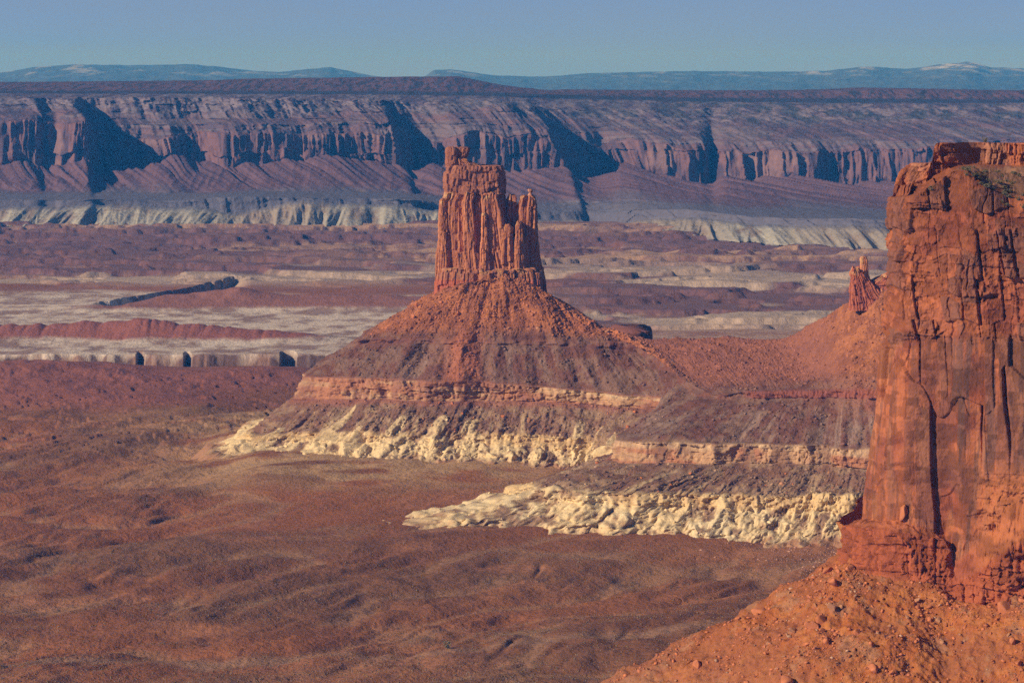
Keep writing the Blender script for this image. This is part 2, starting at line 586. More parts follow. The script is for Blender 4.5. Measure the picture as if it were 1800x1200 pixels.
# depth offset of the cliff line (bays are farther)
bay = tab([(-420, 60), (-200, 0), (0, -60), (60, -80), (78, 60), (96, 60), (110, -80), (158, -110), (172, 220), (200, 300), (250, 260), (300, 150), (350, 190), (392, 10), (430, 0), (520, 20), (600, 10), (680, -20), (700, 160), (730, 240), (770, 130), (800, 20), (880, -60), (960, -110), (992, -120), (1004, 150), (1040, 330), (1085, 330), (1130, 160), (1200, 60), (1232, 60), (1252, 230), (1275, 70), (1350, 40), (1450, 30), (1550, 0), (1650, -30), (2220, -80)])
bay = bay * 0.7
D0 = tab([(-420, 9700), (0, 9750), (700, 9900), (1100, 10100), (2220, 9900)])
# rows in the photo for each level
yA = tab([(-420, 412), (0, 408), (700, 405), (1000, 400), (1300, 428), (1500, 445), (1800, 450), (2220, 450)])       # foot of the pale badlands
yB = tab([(-420, 378), (0, 366), (150, 362), (330, 362), (420, 378), (480, 350), (700, 362), (900, 385), (1000, 388), (1080, 395), (1150, 385), (1210, 382), (1300, 388), (1400, 402), (1470, 395), (1560, 400), (2220, 400)])
yC = tab([(-420, 366), (0, 352), (330, 352), (420, 345), (700, 350), (900, 372), (1000, 374), (1200, 368), (1350, 382), (1500, 386), (1800, 386), (2220, 386)])
yD = tab([(-420, 345), (0, 338), (160, 338), (300, 338), (500, 335), (700, 342), (900, 358), (1100, 350), (1300, 362), (1500, 368), (1800, 368), (2220, 368)])      # foot of the red talus
yE = tab([(-420, 292), (0, 292), (60, 293), (78, 294), (110, 290), (160, 292), (172, 292), (200, 296), (250, 290), (300, 272), (350, 285), (392, 285), (430, 288), (520, 292), (600, 275), (680, 292), (700, 300), (740, 275), (770, 285), (800, 298), (880, 300), (992, 300), (1004, 305), (1040, 312), (1085, 292), (1130, 300), (1200, 320), (1250, 325), (1275, 312), (1350, 316), (1450, 322), (1550, 325), (1650, 322), (2220, 322)])
yF = tab([(-420, 225), (0, 215), (60, 212), (158, 214), (172, 235), (200, 245), (250, 245), (300, 240), (350, 230), (392, 235), (520, 236), (680, 238), (700, 240), (770, 252), (800, 240), (880, 240), (960, 242), (992, 268), (1040, 262), (1085, 250), (1130, 250), (1200, 263), (1350, 266), (1550, 264), (1650, 262), (2220, 262)])
yG = tab([(-420, 212), (0, 203), (158, 200), (172, 215), (250, 220), (300, 222), (392, 218), (520, 218), (680, 216), (770, 228), (880, 218), (960, 225), (1004, 230), (1085, 232), (1200, 248), (1350, 250), (1550, 248), (2220, 246)])
yH = tab([(-420, 195), (0, 196), (158, 190), (172, 196), (250, 210), (392, 206), (520, 208), (680, 196), (770, 205), (880, 188), (960, 205), (1085, 212), (1200, 222), (1350, 222), (1550, 220), (2220, 218)])
yI = tab([(-420, 172), (0, 174), (250, 172), (392, 172), (520, 174), (680, 176), (770, 180), (880, 180), (960, 186), (1200, 192), (1350, 188), (1550, 184), (2220, 182)])
yJ = tab([(-420, 163), (0, 164), (700, 166), (960, 170), (1200, 178), (1500, 181), (2220, 184)])
yK = tab([(-420, 158), (0, 160), (700, 161), (870, 163), (960, 166), (1200, 172), (2220, 178)])
yL = tab([(-420, 147), (0, 147), (330, 144), (400, 141), (560, 139), (700, 137), (825, 137), (850, 147), (900, 156), (955, 162), (975, 161), (1100, 162), (1300, 163), (1480, 162), (1500, 158), (1600, 158), (1800, 162), (2220, 166)])
right = tab([(-420, 0), (950, 0), (1250, 1), (2220, 1)])
lv = []
spread = 1 + right * 0.0
DA = 2.25e6 / (yA - 140)
Dl = [DA, DA + 240 + bay * .2, DA + 265 + bay * .2, 9150 + bay * .5 - 650 * right,
      D0 - 260 + bay * .7 + 130, D0 - 120 + bay, D0 - 70 + bay, D0 + 60 + bay * .8 + right * 150, D0 + 190 + bay * .6 + right * 500,
      D0 + 900 + bay * .2 + right * 500, D0 + 1300 + right * 400, D0 + 1900]
# order: A B C D E F G H I J K L
yrows = [yA, yB, yC, yD, yE, yF, yG, yH, yI, yJ, yK, yL]
net = []
sh3 = [30, 30, 30, 25, 4, -8, -26, -42, -62, -70, 0, 0]        # the bays cut back further left towards the top
sh2 = [36, 36, 34, 34, 26, 0, -4, -8, -12, -12, 0, 0]
sh1 = [0, 0, 0, 0, -2, -6, -14, -24, -28, -10, 0, 0]
for kk, (yy, dd) in enumerate(zip(yrows, Dl)):
    row = []
    for p, y_, d_ in zip(wall_px, yy, dd):
        if 990 <= p <= 1085: p = p + sh3[kk] * (1.0 if p < 1050 else 0.4)
        elif p == 960: p = p + sh3[kk] * 0.8
        elif 680 <= p <= 770: p = p + sh2[kk]
        elif 158 <= p <= 200: p = p + sh1[kk]
        row.append(PD(p, y_, d_))
    net.append(row)
top = np.array(net[-1])
net.append(top + np.array([0, 900, 6]))
net.append(top + np.array([0, 3000, -60]))
net.append(top + np.array([0, 6000, -500]))
base = np.array(net[0]); base[:, 1] -= 60; base[:, 2] -= 40
net.insert(0, base)
net = np.array(net)
rows = [3, 42, 12, 30, 70, 78, 22, 34, 48, 24, 10, 20, 6, 4, 3]
# columns evenly by photo column
K = net.shape[0]
tcol = np.interp(np.arange(-420, 2221, 1.7), wall_px, np.arange(nW))
U = catmull(np.swapaxes(net, 0, 1), tcol)
lvv = np.concatenate([k + np.arange(n) / n for k, n in enumerate(rows)] + [[K - 1]])
i = np.clip(np.floor(lvv).astype(int), 0, K - 2); fr = (lvv - i)[:, None, None]
Us = np.swapaxes(U, 0, 1)
P = Us[i] * (1 - fr) + Us[i + 1] * fr
lv2 = np.broadcast_to(lvv[:, None], P.shape[:2])
Xw, Yw, Zw = P[..., 0].copy(), P[..., 1].copy(), P[..., 2].copy()
s = Xw + 0.35 * (Yw - 9800)
# displacement in depth (towards / away from the camera) and height by stratum
cliff = sstep(4.9, 5.1, lv2) * (1 - sstep(5.95, 6.05, lv2))
rightW = np.interp(np.interp(tcol, np.arange(nW), wall_px), [900, 1250], [0, 1])[None]
upc = sstep(6.0, 6.1, lv2) * (1 - sstep(8.9, 9.2, lv2))
big = fbm(s / 210, Zw / 700, 1.5, 5, 0.55) - 0.5
dy = big * 260 * (1 - sstep(9, 10, lv2)) * sstep(3, 4.5, lv2)
rv, es, ez, rl = blocks(s + 8 * vn(s / 30, Zw / 40, 3), Zw, 10, 90, 60, 140, 3)
med = fbm(s / 70, Zw / 300, 21.5, 4, 0.55) - .5
dy += med * 120 * sstep(4.6, 5.0, lv2) * (1 - sstep(9, 10, lv2))
dy += cliff * (0.25 + 1.5 * vn(s / 170, 5.5, 2.5)) * ((rv - 0.5) * 30 - 10 * np.exp(-(es / 3.0)**2))
col = fbm(s / 16, Zw / 260, 4.5, 4, 0.6, ridge=True)
dy += cliff * (col - 0.5) * -20 * (0.4 + 1.3 * vn(s / 120, 3, 3))
# slots in the promontories
rv2, es2, ez2, rl2 = blocks(s, Zw, 18, 70, 9, 26, 5)
dy += upc * ((rv2 - 0.5) * 26 - 7 * np.exp(-(es2 / 3)**2)) * (1 - 0.4 * rightW)
# domes and diagonal fins of the slickrock on top
fin = fbm((Xw + 2.3 * Zw) / 40, (Zw * 1.2 + Xw * 0.2) / 150, 2.5, 4, 0.55, ridge=True)
m_n = sstep(7.8, 8.3, lv2) * (1 - sstep(9.6, 10, lv2))
finm = np.interp(np.interp(tcol, np.arange(nW), wall_px), [0, 380, 450, 900, 1000, 2200], [0.3, 0.4, 1, 0.9, 0.3, 0.15])[None]
dy += m_n * (fin - 0.5) * -70 * finm
dz = m_n * (fbm(Xw / 50, Yw / 90, 3, 4, 0.6) - 0.5) * 14 + sstep(7.8, 8.2, lv2) * (1 - sstep(9.9, 10.2, lv2)) * (fbm(Xw / 22, Yw / 60, 8, 3, 0.6) - 0.5) * 8
# talus: ridges running downslope
tal = sstep(3.9, 4.3, lv2) * (1 - sstep(4.85, 5.0, lv2))
def vr(f, sd, k=0.35):
    return 1 - np.abs(2 * vn(Xw / f + 0.6 * vn(Xw / f, (lv2 - 4) * 1.2, sd + 3), (lv2 - 4) * k, sd) - 1)


tr = 0.5 * vr(150, 7.5) + 0.3 * vr(62, 9.5, 0.6) + 0.2 * vr(27, 3.5, 0.8)
dy += tal * (tr - 0.5) * -190 * (0.4 + 0.6 * np.sin(np.clip(lv2 - 4, 0, 1) * math.pi))
# pale badlands: sharp gullied cones
bad = sstep(0.9, 1.3, lv2) * (1 - sstep(1.85, 2.05, lv2))
bt = np.clip(lv2 - 1, 0, 1)
lob = fbm(Xw / 85, 0.3 + bt * 0.3, 9.5, 3, 0.6, ridge=True)
gl = fbm((Xw + (bt * 40) * np.sign(vn(Xw / 85, 2, 2) - .5)) / 17, bt * 0.6, 3.5, 3, 0.6, ridge=True)
dy += bad * (1.25 - bt) * -(lob - 0.45) * 420 + bad * (gl - 0.5) * -55
bench = sstep(1.95, 2.05, lv2) * (1 - sstep(3.0, 3.1, lv2))
rv3, es3, ez3, rl3 = blocks(s, Zw, 12, 40, 30, 60, 8)
dy += bench * (rv3 - 0.5) * 22 + sstep(1.9, 4, lv2) * (1 - sstep(4, 4.3, lv2)) * (fbm(Xw / 160, lv2, 4, 4) - .5) * 200
# the top mesa slopes
tm = sstep(10.6, 11.2, lv2)
dy += tm * (fbm(Xw / 90, lv2 * 0.6, 2, 4, 0.6) - 0.5) * 160
dz += sstep(11.2, 12.0, lv2) * (fbm(Xw / 40, Yw / 200, 3, 4, 0.6) - 0.5) * 4
P[..., 1] += dy
vw = np.exp(-((lv2 - 5.0) / 0.7)**2); vw2 = np.exp(-((lv2 - 6.3) / 0.8)**2)
P[..., 2] += np.exp(-((lv2 - 2.2) / 0.9)**2) * (fbm(Xw / 130, 3.5, 8.5, 5, 0.6) - .5) * 34
P[..., 2] += vw * (fbm(s / 85, 1.5, 2.5, 5, 0.55) - .45) * 115 + vw2 * (fbm(s / 120, 5.5, 2.5, 4) - .5) * 70
P[..., 2] += dz + (fbm(Xw / 12, Zw / 12, 5, 3, 0.6) - .5) * 3 * sstep(3, 4, lv2) * (1 - sstep(12, 13, lv2))
# colours by stratum
n_a = fbm(Xw / 130, Zw / 30, 2, 5, 0.6)
n_b = fbm(Xw / 30, Zw / 14, 7, 4, 0.6)
Cw = cst(P, (0.33, 0.23, 0.19))
Cw = mixc(Cw, (0.47, 0.40, 0.35), bad * (0.35 + 0.65 * sstep(0.38, 0.6, fbm(Xw / 330, 2, 2, 3))) * sstep(0.44, 0.60, n_b * 0.6 + 0.4 * fbm(Xw / 60, lv2 * 3, 8, 4, .6) + 0.5 * (lob - 0.5)) * 0.9)
Cw = mixc(Cw, (0.28, 0.19, 0.17), bench * 0.8 * sstep(2.0, 2.15, lv2))
Cw = mixc(Cw, (0.31, 0.20, 0.17), sstep(3.0, 3.3, lv2) * 0.7)
Cw = mixc(Cw, (0.34, 0.135, 0.105), sstep(3.7, 4.3, lv2 + 0.8 * (n_a - 0.5)))
stain = fbm(s / 9, Zw / 120, 3, 4, 0.6)
cc = mixc((0.44, 0.17, 0.115), (0.20, 0.095, 0.085), sstep(0.42, 0.66, stain))
cc = mixc(cc, (0.56, 0.25, 0.16), sstep(0.62, 0.72, fbm(Xw / 110, Zw / 90, 5, 3)) * 0.7)
Cw = Cw * (1 - cliff[..., None]) + cc * cliff[..., None]
uc = mixc((0.37, 0.16, 0.12), (0.24, 0.125, 0.11), sstep(0.4, 0.6, n_b))
uc = mixc(uc, (0.44, 0.27, 0.20), sstep(0.5, 0.6, fbm(Xw / 200, Zw / 9, 4, 4)) * 0.5)
up_ = sstep(6.0, 6.1, lv2)
Cw = Cw * (1 - up_[..., None]) + uc * up_[..., None]
nav = sstep(7.9, 8.4, lv2)
nc = mixc((0.46, 0.27, 0.21), (0.25, 0.13, 0.12), sstep(0.45, 0.62, fbm(Xw / 36, Zw / 8, 4, 5, 0.6)))
veg = sstep(0.50, 0.62, fbm(Xw / 55, Yw / 160, 15, 5, 0.65)) * (0.35 + 0.6 * rightW)
nc = mixc(nc, (0.085, 0.085, 0.06), veg * 0.75)
Cw = Cw * (1 - nav[..., None]) + nc * nav[..., None]
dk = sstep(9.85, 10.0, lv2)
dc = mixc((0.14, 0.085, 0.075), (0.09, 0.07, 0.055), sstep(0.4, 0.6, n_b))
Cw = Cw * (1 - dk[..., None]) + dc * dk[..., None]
tp = sstep(10.9, 11.15, lv2)
tcx = mixc((0.34, 0.135, 0.10), (0.12, 0.08, 0.06), sstep(0.48, 0.62, fbm(Xw / 14, Yw / 90, 5, 4, 0.65)))
Cw = Cw * (1 - tp[..., None]) + tcx * tp[..., None]
m_wall = mat_rock('far_canyon_rock', bump_scale=0.045, bump_dist=9.0, var=0.25, detail=6, var_scale=0.03)
Cw = Cw * (np.array([0.40, 0.55, 0.85], f32) + bad[..., None] * np.array([0.16, 0.08, -0.22], f32)) * (1 + 0.35 * bad[..., None])  # blue of the distant haze put into the wall colour, less on the badlands
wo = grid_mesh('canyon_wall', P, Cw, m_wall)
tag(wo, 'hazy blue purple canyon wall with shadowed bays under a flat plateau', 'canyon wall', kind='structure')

# ================================================================ far mountains
sk = [(-500, 122), (0, 128), (60, 118), (130, 113), (220, 115), (340, 113), (380, 117), (440, 124), (490, 127), (540, 122), (580, 118), (610, 124), (650, 133), (700, 138), (748, 134), (762, 124), (790, 122), (830, 127), (870, 133), (960, 135), (1030, 129), (1120, 127), (1200, 125), (1350, 126), (1450, 125), (1490, 120), (1520, 117), (1590, 121), (1610, 120), (1640, 115), (1670, 112), (1700, 109), (1720, 112), (1740, 118), (1800, 121), (1950, 126), (2300, 120)]
mp_x = np.arange(-500, 2301, 3.0)
skx = np.interp(mp_x, *zip(*sk)) + (fbm(mp_x / 14, 1, 1, 4, 0.6) - 0.5) * 2.2
near_y = np.full(len(mp_x), 172.0)
R = 60
tt = np.linspace(0, 1, R)[:, None]
Dm = 29000 + 11000 * tt + (fbm(mp_x[None] / 120, tt * 4, 2, 4) - 0.5) * 2400
ym = near_y[None] * (1 - tt) + skx[None] * tt
ym = ym + (fbm(mp_x[None] / 40, tt * 9, 6, 4, 0.6) - 0.5) * 9 * np.sin(tt * math.pi)
a_, b_ = ray(mp_x[None] + 0 * ym, ym)
Pm = np.stack([a_ * Dm, Dm, b_ * Dm], -1)
back = Pm[-1:].copy(); back[..., 1] += 3500; back[..., 2] -= 900
front = Pm[:1].copy(); front[..., 1] -= 9000; front[..., 2] -= 250
Pm = np.concatenate([front, Pm, back])
mx_, my_ = Pm[..., 0], Pm[..., 1]
snow = sstep(0.54, 0.66, fbm(mx_ / 260, my_ / 900, 3, 5, 0.65)) * sstep(-10, 110, Pm[..., 2])
pk = np.exp(-((mp_x - 1690) / 55)**2)[None] * sstep(0.40, 0.55, fbm(mx_ / 160, my_ / 500, 8, 4)) * sstep(90, 190, Pm[..., 2])
Cm = mixc((0.09, 0.10, 0.09), (0.75, 0.76, 0.80), np.clip(snow * 0.32 + pk * 0.8, 0, 1))
m_mt = mat_rock('far_mountain', bump_scale=0.004, bump_dist=60, var=0.15, var_scale=0.002)
mo = grid_mesh('mountains', Pm, Cm, m_mt)
tag(mo, 'pale blue snow flecked mountains on the horizon', 'mountains', kind='structure')

# ================================================================ the butte and the ridge running right behind the near cliff
B = []   # columns of 8 levels (px, row, D)
zl = [-452, -428, -422, -385, -360, -314, -308]


def colz(pxD, l7):
    r = []
    for (p, d), z in zip(pxD, zl):
        r.append(PZ(p, d, z))
    r.append(PZ(l7[0], l7[1], l7[2]))
    return r


B.append(colz([(870, 3900), (870, 3850), (870, 3845), (870, 3780), (870, 3775), (870, 3680), (870, 3675)], (870, 3560, -262)))
B.append(colz([(520, 3800), (560, 3760), (562, 3757), (620, 3700), (621, 3697), (700, 3630), (702, 3628)], (800, 3545, -260)))
rowsB = [
    [(388, 784, 3440), (428, 768, 3452), (440, 760, 3455), (530, 698, 3490), (532, 661, 3492), (612, 606, 3500), (622, 597, 3502), (766, 512, 3515)],
    [(480, 800, 3360), (520, 772, 3395), (524, 764, 3398), (590, 702, 3430), (590, 665, 3434), (652, 604, 3462), (658, 597, 3464), (776, 508, 3478)],
    [(620, 808, 3310), (640, 774, 3348), (641, 764, 3351), (690, 703, 3395), (690, 668, 3398), (728, 605, 3432), (732, 598, 3434), (802, 498, 3452)],
    [(800, 808, 3290), (810, 778, 3328), (811, 765, 3331), (840, 706, 3378), (840, 673, 3381), (850, 606, 3416), (850, 599, 3418), (860, 488, 3442)],
    [(950, 814, 3275), (960, 787, 3308), (960, 768, 3311), (975, 708, 3362), (975, 683, 3365), (960, 607, 3408), (960, 600, 3410), (925, 492, 3442)],
    [(1040, 824, 3245), (1050, 800, 3280), (1056, 773, 3285), (1090, 715, 3340), (1090, 694, 3343), (1045, 610, 3395), (1045, 602, 3397), (988, 530, 3440)],
    [(1030, 850, 3130), (1066, 828, 3170), (1078, 806, 3180), (1200, 730, 3250), (1200, 712, 3255), (1130, 625, 3360), (1130, 608, 3362), (1060, 575, 3425)],
    [(712, 922, 2905), (925, 868, 2960), (938, 851, 2965), (1082, 806, 3010), (1084, 771, 3014), (1235, 698, 3090), (1240, 689, 3092), (1130, 594, 3395)],
    [(900, 940, 2862), (1000, 878, 2900), (1002, 859, 2904), (1180, 812, 2965), (1180, 776, 2969), (1300, 699, 3045), (1302, 689, 3048), (1200, 593, 3370)],
    [(1150, 956, 2820), (1200, 890, 2868), (1200, 868, 2872), (1300, 815, 2930), (1300, 780, 2934), (1380, 699, 3005), (1380, 687, 3008), (1300, 595, 3310)],
    [(1330, 968, 2785), (1375, 896, 2845), (1375, 872, 2849), (1420, 816, 2905), (1420, 783, 2909), (1440, 699, 2965), (1440, 687, 2968), (1385, 592, 3220)],
    [(1450, 950, 2780), (1480, 897, 2828), (1480, 870, 2832), (1500, 822, 2885), (1500, 788, 2889), (1510, 699, 2935), (1510, 688, 2938), (1498, 528, 3040)],
    [(1560, 940, 2775), (1580, 890, 2820), (1580, 868, 2824), (1600, 822, 2862), (1600, 788, 2866), (1600, 699, 2905), (1600, 688, 2908), (1580, 510, 3000)],
    [(1760, 940, 2740), (1780, 890, 2780), (1780, 868, 2784), (1800, 822, 2822), (1800, 788, 2826), (1800, 699, 2865), (1800, 688, 2868), (1800, 500, 2960)],
    [(2150, 940, 2700), (2150, 890, 2740), (2150, 868, 2744), (2150, 822, 2782), (2150, 788, 2786), (2150, 699, 2825), (2150, 688, 2828), (2150, 500, 2900)],
]
for r_ in rowsB:
    B.append([PD(*q) for q in r_])
net = np.swapaxes(np.array(B), 0, 1)     # levels x columns
# skirt below ground
b0 = net[0].copy(); b0[:, 2] -= 34
dirv = net[0] - net[3]; dirv[:, 2] = 0; dirv /= np.linalg.norm(dirv, axis=1, keepdims=True)
b0 += dirv * 40
# back of the crest
L7 = net[7]
back1 = L7.copy(); back2 = L7.copy()
cen = PZ(866, 3512, -255)
for j in range(len(L7)):
    if j <= 6:
        back1[j] = L7[j] * 0.5 + cen * 0.5; back2[j] = cen
    else:
        back1[j] = L7[j] + np.array([4, 14, -2.0]); back2[j] = L7[j] + np.array([40, 170, -90.0])
back3 = back2.copy(); back3[7:] += np.array([30, 150, -110.0]); back3[:7, 2] += 1
net = np.concatenate([b0[None], net, back1[None], back2[None], back3[None]])
rows = [4, 62, 18, 62, 44, 74, 12, 120, 8, 12, 8]
dens = np.ones(net.shape[1] - 1); dens[:2] = 0.35; dens[-2:] = 0.4
P, lvv, s, tcol = loft(net, 0.85, rows, dens)
lv2 = np.broadcast_to(lvv[:, None], P.shape[:2])
nrm = normals(P)
# outward = towards camera side
hd = nrm.copy(); hd[..., 2] = 0; hd /= np.linalg.norm(hd, axis=2, keepdims=True) + 1e-6
sgn = np.sign((hd * np.array([0, -1, 0])).sum(-1).mean()); hd *= sgn
nrm *= np.sign(nrm[..., 2].mean())
PX_, PY_ = proj(P[..., 0], P[..., 1], P[..., 2])
Pb0 = P.copy()
x, y, z = P[..., 0], P[..., 1], P[..., 2]
# arc length at the foot so lobes are even along the contour
sf = s
t1 = np.clip((lv2 - 1) / 2.0, 0, 1)        # 0 at foot .. 1 at yellow ledge top (levels 1..3)
low = sstep(0.8, 1.2, lv2) * (1 - sstep(2.9, 3.3, lv2))
lw = 1 - sstep(1.0, 4.0, lv2)              # lobe weight fades upwards
def cones(seed, wmin, wmax, amp, amin, amax, lmin=1.0):
    """fans that widen downwards from random apexes; returns protrusion (m) and 0..1 closeness to a fan"""
    r = np.random.RandomState(seed)
    wc = np.cumsum(wmin * (wmax / wmin) ** r.rand(400)) - 200
    sw_ = sf + 9 * (fbm(sf / 14, lv2 * 1.5, seed, 3) - .5) + 1.5 * (lv2 - 2)
    k = np.clip(np.searchsorted(wc, sw_), 1, 399)
    half = (wc[k] - wc[k - 1]) / 2; c0 = wc[k] - half
    ap = amin + (amax - amin) * h1(k, seed)
    dn = np.clip((ap - np.maximum(lv2, lmin)) / (amax - lmin), 0, 1)
    reach = half * (0.30 + 1.0 * dn)
    u = np.clip(1 - np.abs(sw_ - c0) / np.maximum(reach, .5), 0, 1) * (dn > 0)
    return amp * (half / 14) * np.minimum(dn * 1.6, 1) * u, u * sstep(0, 0.08, dn)


lefty = np.interp(tcol, [2, 4, 6, 7.5, 8.5, 10], [4.2, 3.9, 3.5, 3.2, 3.05, 3.05])
cA, uA = cones(3, 20, 60, 13.0, 2.4, 3.9, 1.6)
cB, uB = cones(4, 11, 30, 12.0, 1.85, 2.2, 1.45)
cC, uC = cones(5, 9, 26, 12.0, 1.25, 1.6)
d_h = (cA + cB * (0.4 + 0.6 * (1 - uA)) + cC)
crest = np.maximum(uA, 0.8 * uB)
tri = 1 - crest
d_h += (fbm(sf / 45, lv2 * 0.3, 3.3, 4, .55) - .5) * 52 * (1 - sstep(6.5, 8.0, lv2)) * sstep(0.5, 2, lv2)
gully = fbm(sf / 5.0, lv2 * 0.5, 5.5, 3, 0.55, ridge=True)
knob = fbm(sf / 9, z / 7, 44, 4, 0.6, ridge=True)
d_h += ((0.55 - knob) * 12 + (fbm(sf / 4.5, z / 3.2, 54, 3, 0.6) - .5) * 6) * (sstep(0.9, 1.3, lv2) * (1 - sstep(3.2, 3.9, lv2)))
d_h -= (gully - 0.45) * 4.2 * (sstep(0.8, 1.2, lv2) * (1 - sstep(3.6, 4.0, lv2))) * (0.4 + tri)
# yellow ledge: knobbly blocks
led = sstep(1.95, 2.05, lv2) * (1 - sstep(3.02, 3.2, lv2))
rv, es, ez, rl = blocks(sf + 3 * vn(sf / 5, z / 4, 3), z, 2.0, 16.0, 3, 9, 21)
lp = sstep(0.42, 0.55, fbm(sf / 34, 1.0, 6.0, 3)) * 0.85 + 0.15
d_h += led * lp * ((rv - 0.4) * 4 - 1.2 * np.exp(-(es / 0.9)**2) + 2.2 + (fbm(sf / 5, z / 4, 2, 3) - .5) * 5)
# second smaller ledge within the pale beds
led2 = sstep(1.38, 1.43, lv2) * (1 - sstep(1.50, 1.56, lv2)) * (0.4 + 0.6 * sstep(8.5, 9.5, tcol)) * sstep(0.38, 0.5, vn(sf / 22, 4, 4))
rvb, esb, _, _ = blocks(sf, z, 3.5, 11, 50, 60, 25)
d_h += led2 * (0.6 + rvb) * 3.2
# pink-cream band
band = sstep(3.97, 4.06, lv2) * (1 - sstep(4.95, 5.03, lv2))
rv, es, ez, rl = blocks(sf + 6 * vn(sf / 9, z / 8, 3), z + 5 * vn(sf / 25, 1, 3), 3.0, 40.0, 5.0, 16.0, 31)
fade = sstep(0.2, 0.5, fbm(sf / 90, 2.0, 6.0, 2)) * 0.6 + 0.4
rvq, esq, ezq, _ = blocks(sf + 3 * vn(sf / 6, z / 5, 5), z + 3 * vn(sf / 20, 3, 3), 1.5, 9, 1.5, 5, 33)
d_h += band * ((rv - 0.45) * 5.0 - 1.8 * np.exp(-(es / 0.7)**2) * (rv > .5) - 0.5 * np.exp(-(ez / 0.5)**2) + (rvq - .5) * 2.2 + (fbm(sf / 9, z / 6, 2, 5, .62) - .5) * 7) * fade
# dark ledge
dl = sstep(5.97, 6.05, lv2) * (1 - sstep(7.0, 7.05, lv2))
rvd, esd, _, _ = blocks(sf, z, 3, 10, 4, 9, 41)
onr = sstep(9.8, 10.3, tcol) * 0.8 + 0.2
d_h += dl * onr * ((rvd - 0.3) * 5 + 1.5 - 2 * np.exp(-(esd / 0.7)**2))
# talus & rubble slopes
sl = (sstep(3.0, 3.2, lv2) * (1 - sstep(3.9, 4.0, lv2)) + sstep(5.0, 5.1, lv2) * (1 - sstep(5.9, 6.0, lv2)) + sstep(7.02, 7.1, lv2) * (1 - sstep(9.5, 10, lv2)))
rill = fbm((sf + 7 * lv2) / 9, lv2 * 0.8, 7.5, 4, 0.6, ridge=True)
d_n = sl * ((rill - 0.5) * -1.5 + (fbm(x / 6, y / 6, z / 6, 4, 0.65) - .5) * 5.0 + (fbm(x / 35, y / 35, z / 35, 3) - .5) * 12 + (fbm(x / 2.6, y / 2.6, z / 2.6, 3, .6) - .5) * 1.6)
bil = 0.62 * (1 - np.abs(2 * vn(x / 17 + 0.5 * vn(x / 9, y / 9, z / 9), y / 26, z / 24) - 1)) + 0.26 * (1 - np.abs(2 * vn(x / 7.5, y / 12, z / 10) - 1)) + 0.12 * (1 - np.abs(2 * vn(x / 3.6, y / 5, z / 4) - 1))
d_n += sstep(0.6, 1.2, lv2) * (1 - sstep(2.9, 3.5, lv2)) * (0.62 - bil) * 11
d_n += (fbm(x / 2.2, y / 2.2, z / 2.2, 3, 0.6) - .5) * 1.2
# red fan that spills down in front, right of the tower axis
fan = np.exp(-((PX_ - (818 - (PY_ - 600) * 0.10)) / (26 + (PY_ - 560) * 0.12))**2) * sstep(560, 600, PY_) * (1 - sstep(662, 680, PY_))
d_n += fan * 4
# left and right shoulder ridges of the cone
cone = sstep(7.05, 7.4, lv2) * (1 - sstep(8.0, 8.6, lv2)) * (tcol < 8.5)
d_n += cone * (fbm(sf / 30, lv2 * 0.8, 9, 3, ridge=True) - .5) * -7
damp = 1 - sstep(8.0, 9.0, lv2) * 0.6
P = P + hd * (d_h * damp)[..., None] + nrm * (d_n * damp)[..., None]
Pb = P
# colour
x, y, z = P[..., 0], P[..., 1], P[..., 2]
nA = fbm(x / 14, y / 14, z / 14, 5, 0.62)
nB = fbm(x / 50, y / 50, z / 50, 4, 0.55)
nS = fbm((sf + 9 * lv2) / 10, lv2 * 0.7, 2.5, 4, 0.6)        # streaks down the slope
C = cst(P, (0.68, 0.52, 0.30))
C = mixc(C, (0.50, 0.34, 0.18), sstep(0.5, 0.7, nA) * 0.6)
C = mixc(C, (0.70, 0.58, 0.38), sstep(0.5, 0.62, nB) * 0.5 * sstep(8, 9.5, tcol))
# brown debris spread between the pale cones, thicker near the butte
deb = sstep(0.50, 0.60, nS * 0.5 + nA * 0.5 + 0.10 * (tri - 0.55) + 0.16 * (bil - 0.60) + 0.05 * (lv2 - 2.2) * (tcol < 8.6) - 0.05 * (tcol < 4.0) - 0.01 * (tcol > 8.6))
C = mixc(C, (0.25, 0.145, 0.095), deb * 0.9)
C = mixc(C, YELLOW, led * 0.6 * lp)
C = mixc(C, (0.30, 0.13, 0.075), sstep(1.45, 1.0, lv2 + 1.1 * (nA - 0.42)) * 0.85)
s3 = sstep(3.0, 3.12, lv2)
rub = mixc((0.19, 0.098, 0.068), (0.29, 0.185, 0.12), sstep(0.40, 0.62, nA))
pale = np.maximum(sstep(0.25, 0.45, uA * (0.6 + 0.8 * nA)) * sstep(lefty + 0.15, lefty - 0.15, lv2 + 0.4 * (nS - .5)), sstep(0.60, 0.70, nS) * 0.7 * sstep(4.0, 3.2, lv2))
rub = mixc(rub, (0.60, 0.46, 0.27), np.clip(pale, 0, 1) * 0.8)
rub = mixc(rub, (0.26, 0.10, 0.07), sstep(3.75, 3.95, lv2) * 0.75 * (tcol < 9))
C = C * (1 - s3[..., None]) + rub * s3[..., None]
bc = mixc((0.38, 0.17, 0.095), (0.45, 0.27, 0.155), sstep(0.42, 0.6, fbm(sf / 45, z / 7, 3, 4)))
bc = mixc(bc, (0.60, 0.45, 0.28), sstep(4.60, 4.85, lv2 + 0.5 * (nB - .5)) * 0.55 * sstep(4.5, 7, tcol))
bc = mixc(bc, (0.30, 0.13, 0.09), sstep(0.55, 0.75, nA) * 0.5)
cover = sstep(0.46, 0.60, fbm(sf / 17, lv2 * 0.6, 15, 4, .6)) * 0.75
bc = mixc(bc, rub, cover)
C = C * (1 - band[..., None]) + bc * band[..., None]
